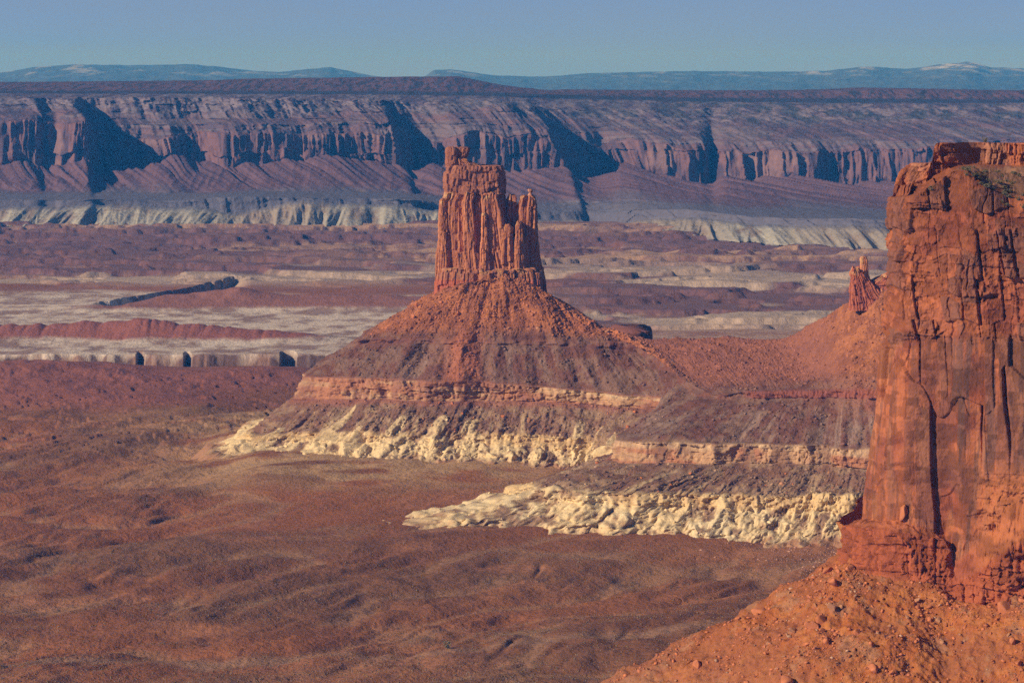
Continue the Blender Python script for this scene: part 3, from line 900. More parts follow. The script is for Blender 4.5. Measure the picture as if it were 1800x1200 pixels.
s5 = sstep(5.0, 5.06, lv2)
ch = mixc((0.145, 0.062, 0.046), (0.19, 0.108, 0.080), sstep(0.40, 0.60, nA))
wht = sstep(0.56, 0.68, nS * 0.7 + nB * 0.3 + 0.05 * (tcol > 7)) * sstep(6.0, 5.5, lv2)
ch = mixc(ch, (0.40, 0.29, 0.24), wht * 0.36)
C = C * (1 - s5[..., None]) + ch * s5[..., None]
C = mixc(C, (0.24, 0.075, 0.055), dl * 0.85 * onr)
s7 = sstep(7.0, 7.3, lv2 + 0.35 * (nA - .5))
# on the ridge the red talus only starts behind the dark ledge
ta = mixc((0.36, 0.134, 0.056), (0.24, 0.086, 0.042), sstep(0.4, 0.62, nA))
ta = mixc(ta, (0.52, 0.20, 0.10), sstep(0.60, 0.75, fbm(x / 5, y / 5, z / 5, 3, 0.6)) * 0.6)
sad = sstep(8.3, 9.0, tcol) * (1 - sstep(12.3, 13.0, tcol))
ta = mixc(ta, (0.24, 0.095, 0.07), sad * 0.75)
C = C * (1 - s7[..., None]) + ta * s7[..., None]
C = mixc(C, (0.37, 0.13, 0.068), np.clip(fan * 1.2, 0, 1) * 0.85 * sstep(0.42, 0.58, nA * 0.5 + nS * 0.5 + fan * 0.12))
rt = sstep(5.55, 6.0, lv2 + 0.8 * (nS - .5)) * sstep(11.5, 13.5, tcol)
C = mixc(C, (0.40, 0.13, 0.07), rt * 0.35 * (1 - s7))
m_butte = mat_rock('butte_rock', bump_scale=0.9, bump_dist=0.9, var=0.28, detail=5, var_scale=0.25)
bo = grid_mesh('butte_slopes', Pb, C, m_butte)
tag(bo, 'layered slopes of the butte and ridge, cream mounds below and red talus above', 'rocky slope', kind='structure')
Cb = C

# shoulder of the butte standing in the tower's shadow
th = np.linspace(0, 2 * math.pi, 121)[:-1][None]
zz = np.linspace(-470, -327, 60)[:, None]
c_ = PZ(1111, 3745, -330)
rr = 1 + 0.42 * (fbm(np.cos(th) * 2 + 5, np.sin(th) * 2, zz / 40, 4, 0.6) - 0.5) + (zz < -335) * (-335 - zz) * 0.004
ax = np.sign(np.cos(th)) * np.abs(np.cos(th))**0.5 * 26 * rr; ay = np.sign(np.sin(th)) * np.abs(np.sin(th))**0.5 * 60 * rr
Psd = np.stack([c_[0] + ax, c_[1] + ay, zz + 0 * ax + 1.5 * (vn(ax / 9, ay / 9, 1) - .5)], -1)
capr = Psd[-1:].copy() * 0.02 + np.array([c_[0], c_[1], -326]) * 0.98
Psd = np.concatenate([Psd, capr])
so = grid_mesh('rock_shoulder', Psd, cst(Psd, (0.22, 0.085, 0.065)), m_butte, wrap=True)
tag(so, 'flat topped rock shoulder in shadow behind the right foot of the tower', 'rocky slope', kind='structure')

# ================================================================ the rock tower
DT = 3500.0
tower = empty('rock_tower', PZ(866, DT, -256))
tag(tower, 'tall fluted red sandstone tower on top of the cone-shaped butte', 'rock tower')
m_tower = mat_rock('tower_sandstone', bump_scale=0.55, bump_dist=1.0, var=0.22, detail=6, stretch=(1, 1, 0.5), var_scale=0.35)
TO = np.array(tower.location)


def pillar(name, table, D, depth, seed, tint=0.0, n_u=None, rib=4.0, slab=(5, 14, 40, 110), top_rough=1.0, ybase=None, power=3.2, parent=tower, org=TO, lat=(0.43, 0.165, 0.078), roughs=1.0, cellm=0.62, mat=None, lean=0.0):
    """vertical rock mass. table: rows (py, left px, right px) from top to bottom, at depth D; depth = half thickness front to back (m)"""
    tb = sorted(table)
    ys = np.array([t[0] for t in tb], float)
    zt = np.array([PD(900, y_, D)[2] for y_ in ys])
    xl = np.array([PD(t[1], t[0], D)[0] for t in tb]); xr = np.array([PD(t[2], t[0], D)[0] for t in tb])
    z1, z0 = zt[0], zt[-1]
    nr = max(8, int((z1 - z0) / cellm))
    zs = np.linspace(z0, z1, nr)
    XL = np.interp(zs, zt[::-1], xl[::-1])[:, None]; XR = np.interp(zs, zt[::-1], xr[::-1])[:, None]
    per = 2 * ((xr - xl).max() + 2 * depth)
    nu = max(24, int(per / cellm))
    th = (np.arange(nu) / nu * 2 * math.pi)[None]
    ct, st = np.cos(th), np.sin(th)
    # superellipse by even arc
    e = 2.0 / power
    ex = np.sign(ct) * np.abs(ct)**e; ey = np.sign(st) * np.abs(st)**e
    ll = np.linalg.norm(np.diff(np.stack([ex[0] * (xr - xl).max() / 2, ey[0] * depth]), axis=1), axis=0)
    cum = np.concatenate([[0], np.cumsum(ll)]); tot = cum[-1] + ll[0]
    the = np.interp(np.arange(nu) / nu * tot, np.concatenate([cum, [tot]]), np.concatenate([th[0], [2 * math.pi]]))[None]
    ct, st = np.cos(the), np.sin(the)
    ex = np.sign(ct) * np.abs(ct)**e; ey = np.sign(st) * np.abs(st)**e
    hw = (XR - XL) / 2; cx = (XR + XL) / 2
    dep = depth * (0.75 + 0.25 * (hw / hw.max()))
    x = cx + ex * hw; y = D + ey * dep + lean * (zs[:, None] - z0); z = zs[:, None] + 0 * x
    sarc = (np.arange(nu) / nu * per)[None] + 0 * x
    nx = ex / np.maximum(hw, 1); ny = ey / dep; nn = np.sqrt(nx**2 + ny**2) + 1e-6; nx, ny = nx / nn, ny / nn
    rv, es, ez, rl = blocks(sarc + 5 * (fbm(sarc / 9, z / 30, seed, 3) - .5), z + 9 * vn(sarc / 12, 2, 2), slab[0] * 1.6, slab[1] * 2.1, slab[2], slab[3], seed)
    front = 0.35 + 0.65 * np.abs(ny)         # keep the side silhouettes close to the photo
    d = (rv - 0.6) * 2.5 * rib * front - 0.9 * rib * np.exp(-(es / 0.8)**2) * front * (rv > 0.3)
    d += (fbm(sarc / 9, z / 50, seed + .5, 4, 0.55) - 0.5) * rib * 1.8 * front
    rv4, es4, ez4, _ = blocks(sarc + 2 * vn(sarc / 3, z / 4, 3), z + 2 * vn(sarc / 5, z / 5, 4), 1.5, 8.0, 2.0, 12.0, seed + 9)
    d += (rv4 - .5) * 1.2 * roughs
    d += (fbm(x / 4, y / 4, z / 4, 4, 0.6) - .5) * 1.9 * roughs
    x = x + nx * d; y = y + ny * d
    # ragged top
    tw = sstep(z1 - 9, z1, z)
    z = z - tw * top_rough * (vn(x / 3.5, y / 3.5, seed) * 7 - 1)
    P = np.stack([x, y, z], -1)
    capc = P[-1].mean(0); capc[2] = P[-1, :, 2].mean()
    rings = [P]
    for k, q in enumerate((0.8, 0.5, 0.2, 0.02)):
        r_ = P[-1] * q + capc * (1 - q)
        r_[:, 2] += 1.0 * (vn(r_[:, 0] / 3, r_[:, 1] / 3, seed + 3) - .3) * 2 * top_rough
        rings.append(r_[None])
    P = np.concatenate(rings)
    X_, Y_, Z_ = P[..., 0], P[..., 1], P[..., 2]
    sa = np.broadcast_to(sarc[:1], X_.shape)
    st_ = fbm(sa / 3.2, Z_ / 45, seed + 2.5, 4, 0.6)
    c = mixc(np.asarray(lat), np.asarray(lat) * np.array([0.62, 0.55, 0.6]), sstep(0.42, 0.66, st_))
    c = mixc(c, np.asarray(lat) * np.array([1.22, 1.35, 1.35]), sstep(0.60, 0.72, fbm(X_ / 9, Y_ / 9, Z_ / 22, 3)) * 0.55)
    c = mixc(c, (0.235, 0.095, 0.065), tint * (0.55 + 0.45 * sstep(.35, .6, fbm(X_ / 8, Y_ / 8, Z_ / 3, 4))))
    # pale cap rock patches at the very top of the fluted walls
    pt = sstep(z1 - 13, z1 - 4, Z_) * sstep(0.50, 0.62, vn(X_ / 5, Y_ / 5, Z_ / 6)) * (1 - min(tint * 1.2, 1))
    c = mixc(c, (0.55, 0.33, 0.15), pt * 0.7)
    # layered red band at the foot
    ft = 1 - sstep(-254 + 9, -254 + 11, Z_)
    if ybase:
        c = mixc(c, (0.40, 0.105, 0.055), ft * 0.8)
        mid_ = ft - (1 - sstep(-254 + 1, -254 + 3, Z_))
    P = P - org
    return grid_mesh(name, P, c, mat or m_tower, wrap=True, parent=parent)


pillar('shaft', [(336, 782, 888), (348, 779, 889), (352, 774, 892), (370, 773, 896), (400, 772, 900), (440, 771, 905), (470, 769, 915), (490, 768, 925), (525, 766, 935)], DT, 27, 11, rib=5.0, slab=(5, 15, 50, 120), ybase=1)
pillar('cap', [(290, 785, 884), (296, 783, 886), (315, 781, 888), (332, 780, 888), (341, 782, 888)], DT + 2, 23, 23, tint=0.8, rib=2.6, slab=(4, 12, 8, 18), top_rough=0.5, roughs=1.2)
pillar('summit_block', [(257, 784, 803), (262, 782, 805), (280, 783, 805), (294, 782, 807)], DT - 3, 9, 35, tint=0.7, rib=1.0, slab=(3, 8, 5, 12), top_rough=0.4, cellm=0.45, power=2.6)
pillar('summit_block', [(258, 801, 825), (263, 801, 826), (272, 804, 824), (280, 803, 819), (294, 799, 824)], DT, 8, 37, tint=0.8, rib=0.8, slab=(3, 8, 5, 12), top_rough=0.2, cellm=0.45, power=2.6)
pillar('summit_rubble', [(278, 804, 820), (284, 802, 830), (288, 798, 840), (294, 796, 848)], DT - 2, 9, 39, tint=0.6, rib=1.4, slab=(2, 5, 2, 5), top_rough=0.5, cellm=0.45, power=2.2)
pillar('pinnacle', [(340, 896, 903), (346, 893, 907), (380, 890, 910), (420, 888, 912), (470, 882, 916), (520, 878, 922)], DT - 3, 9, 43, rib=1.6, slab=(3, 8, 30, 80), top_rough=0.6, cellm=0.5, ybase=1)
pillar('pinnacle', [(341, 919, 937), (345, 914, 941), (352, 912, 942), (372, 908, 943), (400, 905, 944), (440, 902, 946), (470, 900, 952), (500, 898, 956), (525, 896, 960)], DT - 4, 15, 47, rib=2.6, slab=(3.5, 9, 30, 80), top_rough=0.7, cellm=0.5, ybase=1)
pillar('balanced_rock', [(332, 929, 935), (334, 927, 937), (337, 928, 936), (338, 930, 935), (345, 928, 936)], DT - 4, 2.5, 49, rib=0.3, slab=(3, 6, 3, 6), top_rough=0.05, cellm=0.3, power=2.2, lat=(0.55, 0.27, 0.16))
pillar('buttress', [(372, 848, 853), (378, 846, 855), (410, 845, 857), (450, 843, 859), (520, 838, 864)], DT - 27, 6, 53, rib=1.2, slab=(3, 7, 30, 80), top_rough=0.5, cellm=0.45, lat=(0.56, 0.22, 0.10))
pillar('buttress', [(392, 888, 896), (398, 884, 901), (430, 880, 903), (480, 878, 905), (520, 876, 908)], DT - 22, 8, 57, rib=1.6, slab=(3, 8, 30, 80), top_rough=0.8, cellm=0.5, ybase=1)
pillar('buttress', [(388, 908, 916), (396, 905, 920), (430, 903, 922), (480, 900, 926), (520, 898, 930)], DT - 22, 8, 59, rib=1.6, slab=(3, 8, 30, 80), top_rough=0.8, cellm=0.5, ybase=1)
pillar('buttress', [(424, 944, 946), (430, 942, 948), (452, 939, 950), (470, 936, 954), (500, 932, 958), (525, 930, 960)], DT - 6, 9, 61, rib=1.2, slab=(3, 8, 20, 60), top_rough=0.5, cellm=0.5, ybase=1)
pillar('buttress', [(348, 776, 782), (354, 774, 784), (400, 772, 786), (460, 770, 790), (520, 766, 796)], DT - 14, 8, 63, rib=1.6, slab=(3, 8, 30, 80), top_rough=0.5, cellm=0.5, ybase=1)
pillar('base_ledge', [(468, 770, 950), (472, 769, 955), (488, 768, 957), (492, 767, 958), (512, 766, 960), (530, 764, 962)], DT - 2, 33, 65, tint=0.35, rib=2.2, slab=(3, 9, 9, 20), top_rough=0.8, ybase=1, power=3.6)

# ================================================================ small spire beside the near cliff
DS = 3010.0
spire = empty('rock_spire', PD(1520, 530, DS))
tag(spire, 'small thin rock spire with a yellow tip beside the left edge of the near cliff', 'rock spire')
SO = np.array(spire.location)
pillar('spire', [(450, 1513, 1522), (455, 1511, 1524), (462, 1512, 1525), (478, 1511, 1526), (492, 1508, 1530), (505, 1504, 1536)], DS, 4, 71, rib=0.5, slab=(2, 5, 20, 50), top_rough=0.15, cellm=0.3, power=2.3, parent=spire, org=SO, lat=(0.50, 0.19, 0.09))
pillar('rock_shoulder', [(467, 1498, 1510), (472, 1496, 1515), (485, 1495, 1524), (505, 1494, 1540), (545, 1493, 1570)], DS, 9, 73, rib=1.2, slab=(2, 6, 4, 12), top_rough=0.6, cellm=0.4, parent=spire, org=SO, lat=(0.42, 0.13, 0.07))
pillar('fin', [(478, 1556, 1580), (486, 1540, 1600), (496, 1522, 1620), (540, 1508, 1640)], DS + 6, 9, 75, rib=1.5, slab=(3, 8, 4, 12), top_rough=1.0, cellm=0.5, parent=spire, org=SO, lat=(0.42, 0.13, 0.07))

# ================================================================ near cliff on the right
cc = [
    # px,py,D per level: V0..V10
    [(1489, 1075, 1392), (1489, 1000, 1390), (1490, 924, 1396), (1524, 908, 1402), (1548, 735, 1408), (1556, 618, 1412), (1559, 500, 1416), (1565, 405, 1420), (1571, 346, 1424), (1577, 328, 1476), (1586, 303, 1484)],
    [(1500, 1085, 1352), (1500, 1005, 1360), (1500, 926, 1368), (1536, 912, 1376), (1556, 735, 1384), (1562, 615, 1388), (1566, 500, 1392), (1576, 405, 1398), (1582, 346, 1402), (1592, 326, 1476), (1601, 287, 1480)],
    [(1580, 1110, 1338), (1580, 1015, 1350), (1580, 936, 1357), (1585, 916, 1364), (1590, 735, 1370), (1592, 600, 1374), (1595, 495, 1378), (1600, 400, 1384), (1604, 342, 1390), (1618, 324, 1474), (1637, 284, 1476)],
    [(1630, 1120, 1335), (1630, 1028, 1346), (1630, 944, 1352), (1630, 932, 1360), (1635, 735, 1366), (1635, 600, 1369), (1636, 490, 1374), (1640, 395, 1380), (1645, 322, 1390), (1648, 308, 1474), (1645, 253, 1477)],
    [(1664, 1130, 1335), (1664, 1040, 1344), (1664, 958, 1349), (1666, 952, 1357), (1668, 735, 1362), (1668, 600, 1366), (1668, 490, 1371), (1672, 395, 1378), (1676, 300, 1392), (1680, 293, 1478), (1678, 251, 1481)],
    [(1676, 1140, 1342), (1676, 1055, 1342), (1678, 1020, 1344), (1680, 985, 1348), (1690, 735, 1352), (1690, 600, 1360), (1695, 490, 1367), (1700, 392, 1375), (1706, 305, 1392), (1715, 288, 1486), (1712, 250, 1491)],
    [(1720, 1150, 1330), (1720, 1060, 1330), (1720, 1010, 1334), (1722, 950, 1342), (1730, 735, 1348), (1735, 600, 1358), (1735, 490, 1365), (1740, 392, 1374), (1745, 335, 1392), (1752, 290, 1486), (1755, 251, 1492)],
    [(1800, 1160, 1322), (1800, 1060, 1320), (1800, 960, 1322), (1800, 880, 1330), (1800, 735, 1342), (1800, 600, 1354), (1800, 490, 1362), (1800, 400, 1372), (1800, 350, 1392), (1800, 290, 1486), (1800, 251, 1493)],
    [(1950, 1170, 1300), (1950, 1060, 1300), (1950, 960, 1304), (1950, 900, 1318), (1950, 735, 1326), (1950, 600, 1334), (1950, 490, 1342), (1950, 400, 1352), (1950, 350, 1370), (1950, 290, 1470), (1950, 250, 1480)],
    [(2200, 1170, 1260), (2200, 1060, 1260), (2200, 960, 1264), (2200, 900, 1278), (2200, 735, 1286), (2200, 600, 1294), (2200, 490, 1302), (2200, 400, 1312), (2200, 350, 1330), (2200, 290, 1430), (2200, 250, 1440)],
]
cc.append([(3600, q[1], q[2] - 130) for q in cc[-1]])
net = np.array([[PD(*q) for q in c_] for c_ in cc])       # columns x levels
wrap1 = net[0] + np.array([42, 60, 0]); wrap2 = net[0] + np.array([120, 260, 0]); wrap3 = net[0] + np.array([250, 620, 0])
net = np.concatenate([[wrap3, wrap2, wrap1], net])
net = np.swapaxes(net, 0, 1)
t1_ = net[-1] + np.array([24, 45, -2.0]); t2_ = net[-1] + np.array([170, 420, -22.0])
net = np.concatenate([net, t1_[None], t2_[None]])
rows = [8, 60, 14, 130, 90, 84, 70, 48, 36, 30, 10, 10]
dens = np.ones(net.shape[1] - 1); dens[:3] = [0.15, 0.25, 0.5]; dens[3:] = 1.5
dens[-3] = 0.6; dens[-2] = 0.5; dens[-1] = 0.15
P, lvv, s, tcol = loft(net, 0.36, rows, dens)
lv2 = np.broadcast_to(lvv[:, None], P.shape[:2])
nrm = normals(P)
hd = nrm.copy(); hd[..., 2] = 0
hd[:, :, :] /= np.linalg.norm(hd, axis=2, keepdims=True) + 1e-6
sgn = np.sign((hd[:-60] * np.array([-0.3, -1, 0])).sum(-1).mean()); hd *= sgn
# average horizontal outward direction per column keeps ledges clean
hdm = hd[40:460].mean(0, keepdims=True); hdm /= np.linalg.norm(hdm, axis=2, keepdims=True)
x, y, z = P[..., 0], P[..., 1], P[..., 2]
PX_, PY_ = proj(x, y, z)
wall = sstep(2.95, 3.05, lv2) * (1 - sstep(5.0, 5.15, lv2))       # smooth lower wall
uppr = sstep(4.95, 5.1, lv2) * (1 - sstep(7.95, 8.1, lv2))        # broken blocky part
tier = sstep(8.95, 9.05, lv2) * (1 - sstep(9.98, 10.02, lv2))
plin = sstep(0.9, 1.1, lv2) * (1 - sstep(2.0, 2.2, lv2))
# tall slabs split by joints; the slabs' tops end at different heights
ws = s + 7.0 * (fbm(s / 18, z / 45, 3, 3) - .5) + 0.06 * z
rvA, esA, ezA, _ = blocks(ws, z + 70 * vn(s / 11, 1.5, 1.5), 7, 40, 50, 150, 81)
rvB, esB, ezB, _ = blocks(ws + 3, z + 30 * vn(s / 7, 2, 3), 3, 18, 14, 55, 83)
d = wall * ((rvA - 0.5) * 4.6 + (rvB - 0.5) * 1.5)
crk = np.exp(-(esA / (0.35 + 0.5 * h1(np.round(rvA * 999), 4)))**2) * (rvA > 0.3) * sstep(0.1, 0.6, (z + 200) / 90.0)
d -= wall * crk * 5.0
d += wall * ((fbm(s / 9, z / 50, 2, 5, 0.55) - .5) * 1.6 + (fbm(s / 3, z / 3, 8, 4, 0.6) - .5) * 1.0)
# broken upper part: joints and bedding at several scales, massive patches between shattered ones
wz = z + 4 * (fbm(s / 30, z / 40, 4, 3) - .5) + 0.03 * s
wx_ = s + 5.0 * (fbm(s / 9, z / 9, 5, 3) - .5) + 0.05 * z
rvC, esC, ezC, rlC = blocks(wx_, wz + 5 * vn(s / 8, z / 30, 6), 2.2, 30, 2.0, 18.0, 85)
rvD, esD, ezD, rlD = blocks(wx_ + 1.5 * vn(s / 2, z / 3, 7), wz + 1.0 * vn(s / 5, z / 3, 9), 1.2, 8, 0.8, 4.2, 87)
shat = sstep(0.40, 0.62, fbm(s / 18, z / 12, 33, 3))
mas = 0.25 + 0.75 * shat
d += uppr * ((rvC - 0.5) * 3.4 * mas - 1.4 * np.exp(-(esC / 0.30)**2) * (rvC > 0.55) - 0.8 * np.exp(-(ezC / 0.25)**2) * (rlC > 0.4) + (rlC - .5) * 2.0)
d += (uppr * mas + wall * 0.12 + plin * 0.6 + tier * 0.6) * ((rvD - 0.5) * 1.1 - 0.45 * np.exp(-(ezD / 0.2)**2) * (rlD > .5) + (rlD - .5) * 1.9)
rvE, esE, ezE, _ = blocks(ws * 1.0 + 0.10 * z, z + 4 * vn(s / 9, 3, 5), 6, 34, 9, 34, 89)
d += uppr * ((rvE - .5) * 5 - 3.0 * np.exp(-(esE / 0.45)**2) * (rvE > .35))
rvF, esF, ezF, _ = blocks(wx_ * 1.0 + 2 * vn(s / 4, z / 4, 2), wz + 2 * vn(s / 4, z / 4, 6), 1.5, 7, 1.5, 6, 95)
d += (uppr * mas + tier + plin) * (rvF - .5) * 2.2
d += (uppr + tier + plin) * ((fbm(s / 7, z / 5, 6, 3, 0.5) - .5) * 2.6 + (fbm(s / 2.0, z / 1.6, 9, 3, 0.6) - .5) * 1.3)
d += tier * ((rvC - .5) * 2.6 - 1.0 * np.exp(-(esC / 0.4)**2) + (fbm(s / 14, z / 12, 6, 3) - .5) * 5) * sstep(2.5, 5.0, tcol)
d += plin * ((rvB - .5) * 2.0 - 1.2 * np.exp(-(esB / 0.4)**2) + (fbm(s / 9, z / 9, 3, 4) - .5) * 6)
shf = sstep(1.9, 2.1, lv2) * (1 - sstep(3.0, 3.2, lv2))
d += shf * (fbm(s / 5, lv2 * 1.2, 3, 4, 0.6) - .5) * 6
# rounded debris masses on the lower right
lump = sstep(1690, 1760, PX_) * sstep(800, 870, PY_) * (1 - sstep(5, 5.2, lv2))
d += lump * (fbm(s / 15, z / 12, 4, 5, 0.6) - 0.40) * 17
d += (lump * 1.0 + plin * 0.7) * ((fbm(s / 2.4, z / 2.0, 17, 3, 0.6) - .5) * 3.0 + (rvD - .5) * 1.2)
d += (fbm(x / 60, y / 60, z / 90, 3) - .5) * 7 * (1 - sstep(8, 9, lv2)) * sstep(0.5, 1.5, lv2)
d += (fbm(x / 0.9, y / 0.9, z / 0.9, 2) - .5) * 0.35
edge = sstep(2.2, 3.3, tcol) * 0.55 + 0.45
d = d * (1 - 0.8 * sstep(8.0, 8.8, lv2) * (1 - sstep(2.6, 4.0, tcol)))
P = P + hdm * (d * edge)[..., None] * (1 - sstep(10.0, 10.05, lv2))[..., None]
# rough bench with hummocks between the front lip and the upper tier, and on top
ben = sstep(8.0, 8.2, lv2) * (1 - sstep(8.9, 9.0, lv2)) + sstep(10, 10.2, lv2)
P[..., 2] += ben * (fbm(x / 9, y / 16, 3, 4, 0.6) - .5) * np.where(lv2 > 9.5, 2.0, 6.0) * (0.35 + 0.65 * sstep(3.5, 5.5, tcol)) + ben * (rvC - .5) * 3.0 * (lv2 < 9) + shf * (fbm(s / 4, lv2 * 2, 7, 4, 0.6) - .45) * 4
P[..., 2] += (uppr + wall * .3) * (fbm(s / 7, z / 7, 12, 3) - .5) * 1.2
Pc = P
x, y, z = P[..., 0], P[..., 1], P[..., 2]
nA = fbm(x / 6, y / 6, z / 6, 5, 0.62)
nV = fbm(s / 2.6, z / 40, 3, 5, 0.6)
nL = fbm(s / 22, z / 18, 8, 4, 0.55)
C = cst(P, (0.47, 0.135, 0.055))
C = mixc(C, (0.34, 0.088, 0.042), sstep(0.45, 0.62, nL))
C = mixc(C, (0.56, 0.20, 0.085), sstep(0.55, 0.68, fbm(s / 9, z / 30, 14, 3)) * 0.6 * wall)
# desert varnish: dark plates that follow the blocks
vb = sstep(0.58, 0.64, rvA * 0.45 + 0.55 * rvB + 0.25 * (nL - .5)) * wall * sstep(1580, 1620, PX_)
vs = sstep(0.46, 0.66, nV) * wall * (0.50 + 0.40 * sstep(1655, 1690, PX_))
vs = np.maximum(vs, wall * 0.55 * sstep(0.45, 0.6, fbm(s / 20, z / 16, 77, 4)) * sstep(1600, 1640, PX_))
vc = sstep(0.60, 0.72, rvE * 0.6 + rvC * 0.5 + 0.2 * (nA - .5)) * uppr * 0.8
C = mixc(C, (0.175, 0.078, 0.055), np.clip(np.maximum(np.maximum(vb * 0.55, vs), vc * 0.9), 0, 0.88))
C = mixc(C, (0.30, 0.095, 0.05), sstep(0.45, 0.6, nA) * 0.5 * uppr)
C = mixc(C, (0.50, 0.155, 0.055), np.clip(lump * 1.3, 0, 1) * 0.8)
C = mixc(C, (0.40, 0.095, 0.038), plin * 0.8)
C = mixc(C, (0.55, 0.25, 0.14), tier * 0.55 * sstep(0.4, 0.6, nL))
C = mixc(C, (0.36, 0.19, 0.115), ben * 0.75 * sstep(1660, 1710, PX_))
C = C * np.array([0.66, 0.72, 0.78], f32) * (0.78 + 0.5 * sstep(0.3, 0.7, rvF * 0.5 + rvC * 0.5))[..., None]
m_cliff = mat_rock('near_cliff_sandstone', bump_scale=1.1, bump_dist=0.45, var=0.20, detail=7, stretch=(1, 1, 0.7), var_scale=0.5)
co = grid_mesh('cliff', Pc, C, m_cliff)
tag(co, 'tall orange red sandstone cliff rising at the right side', 'cliff', kind='structure')

# ================================================================ near talus slope
tt_ = [
    [PZ(1640, 1760, -236), PZ(1500, 1700, -330), PZ(1380, 1650, -420), PZ(1300, 1640, -480)],
    [PZ(1500, 1480, -240), PZ(1330, 1470, -295), PZ(1200, 1470, -350), PZ(1050, 1460, -460)],
    [PD(1489, 985, 1400), PD(1262, 1098, 1390), PD(1058, 1200, 1385), PD(700, 1390, 1385)],
    [PD(1492, 990, 1362), PD(1330, 1130, 1340), PD(1170, 1270, 1320), PD(850, 1600, 1290)],
    [PD(1520, 985, 1364), PD(1450, 1120, 1310), PD(1380, 1260, 1275), PD(1250, 1650, 1190)],
    [PD(1600, 998, 1356), PD(1580, 1120, 1306), PD(1560, 1240, 1272), PD(1520, 1650, 1180)],
    [PD(1680, 1014, 1350), PD(1680, 1130, 1308), PD(1680, 1240, 1270), PD(1680, 1650, 1175)],
    [PD(1800, 1015, 1332), PD(1800, 1110, 1296), PD(1800, 1230, 1262), PD(1800, 1650, 1165)],
    [PD(1950, 1010, 1312), PD(1950, 1110, 1280), PD(1950, 1230, 1245), PD(1950, 1650, 1150)],
    [PD(2200, 1000, 1275), PD(2200, 1100, 1245), PD(2200, 1230, 1205), PD(2200, 1650, 1110)],
]
tt_.append([v + np.array([380.0, -95.0, 0.0]) for v in tt_[-1]])
net = np.swapaxes(np.array(tt_), 0, 1)
up0 = net[0] + np.array([2, 26, 12.0])
net = np.concatenate([up0[None], net])
dens = np.ones(net.shape[1] - 1); dens[:2] = 0.3; dens[2] = 0.9; dens[-2] = 0.4; dens[-1] = 0.15
P, lvv, s, tcol = loft(net, 0.45, [20, 110, 120, 130], dens)
lv2 = np.broadcast_to(lvv[:, None], P.shape[:2])
nrm = normals(P); nrm *= np.sign(nrm[..., 2:3])
x, y, z = P[..., 0], P[..., 1], P[..., 2]
d = (fbm(x / 22, y / 22, z / 22, 4, 0.55) - .5) * 14 + (fbm(x / 4, y / 4, z / 4, 4, 0.6) - .5) * 2.6
d += (fbm(s / 9, lv2 * 1.2, 4, 3, 0.6, ridge=True) - .5) * -1.2 + (fbm(x / 1.6, y / 1.6, z / 1.6, 3, 0.6) - .5) * 1.3
P = P + nrm * d[..., None]
Pt = P
x, y, z = P[..., 0], P[..., 1], P[..., 2]
nA = fbm(x / 5, y / 5, z / 5, 5, 0.62)
nB = fbm(x / 24, y / 24, z / 24, 4)
C = mixc((0.44, 0.125, 0.042), (0.52, 0.175, 0.06), sstep(0.4, 0.6, nA))
C = mixc(C, (0.33, 0.105, 0.05), sstep(0.46, 0.62, nB) * 0.7)
C = mixc(C, (0.42, 0.20, 0.12), sstep(0.56, 0.68, fbm(x / 11, y / 11, z / 11 + 9, 4, .6)) * 0.6)
C = mixc(C, (0.36, 0.15, 0.09), sstep(2.0, 3.2, lv2) * sstep(4.5, 3, tcol) * 0.7)
C = C * np.array([0.80, 0.86, 0.80], f32)
m_tal = mat_rock('near_talus', bump_scale=1.3, bump_dist=0.5, var=0.25, detail=6, var_scale=0.6)
to = grid_mesh('talus_slope', Pt, C, m_tal)
tag(to, 'steep orange talus slope below the near cliff', 'slope', kind='structure')

# ---------------------------------------------------------------- loose rock
m_stone = mat_rock('loose_stone', bump_scale=2.0, bump_dist=0.2, var=0.2, var_scale=1.0)
r = np.random.RandomState(5)
wg = np.ones(Pt.shape[:2]) * (tcol > 1.7) * (lv2 > 0.8)
wg *= 0.25 + sstep(0.45, 0.6, fbm(Pt[..., 0] / 14, Pt[..., 1] / 14, Pt[..., 2] / 14, 3))
n = 60000
pts, ii, jj = pick(Pt, wg, n, 1)
sz = 0.17 * (1 - r.rand(n))**-0.45; sz = np.minimum(sz, 1.6)
br = r.uniform(0.65, 1.35, (n, 1))
colr = np.where(r.rand(n, 1) < 0.06, np.array([[0.46, 0.27, 0.18]]), np.array([[0.44, 0.15, 0.065]])) * br
pts[:, 2] += sz * 0.15
o = scatter('scree', pts, sz, colr, m_stone, rs=2)
tag(o, 'small orange stones littering the near talus slope', 'scree', kind='stuff')
# rubble on the butte
wg = np.zeros(Pb.shape[:2])
lb = np.broadcast_to(lvv[:1, None] * 0, (1, 1))
K_rows = [4, 62, 18, 62, 44, 74, 12, 120, 8, 12, 8]
lvB = np.concatenate([k + np.arange(n_) / n_ for k, n_ in enumerate(K_rows)] + [[11]])[:, None]
wg = (sstep(7, 7.1, lvB) * (1 - sstep(8.6, 9, lvB)) * 1.3 + sstep(3, 3.1, lvB) * (1 - sstep(3.95, 4, lvB)) * 1.0 + sstep(5, 5.1, lvB) * (1 - sstep(5.9, 6, lvB)) * 0.7 + (lvB > 1) * (lvB <= 3) * 0.25) * np.ones(Pb.shape[:2])
n = 80000
pts, ii, jj = pick(Pb, wg, n, 3)
sz = 0.45 * (1 - r.rand(n))**-0.40; sz = np.minimum(sz, 3.2)
cb = Cb[ii, jj] * r.uniform(0.7, 1.45, (n, 1)) + np.array([[0.02, 0.012, 0.01]])
pts[:, 2] += sz * 0.15
o = scatter('rubble', pts, sz, cb, m_stone, rs=4)
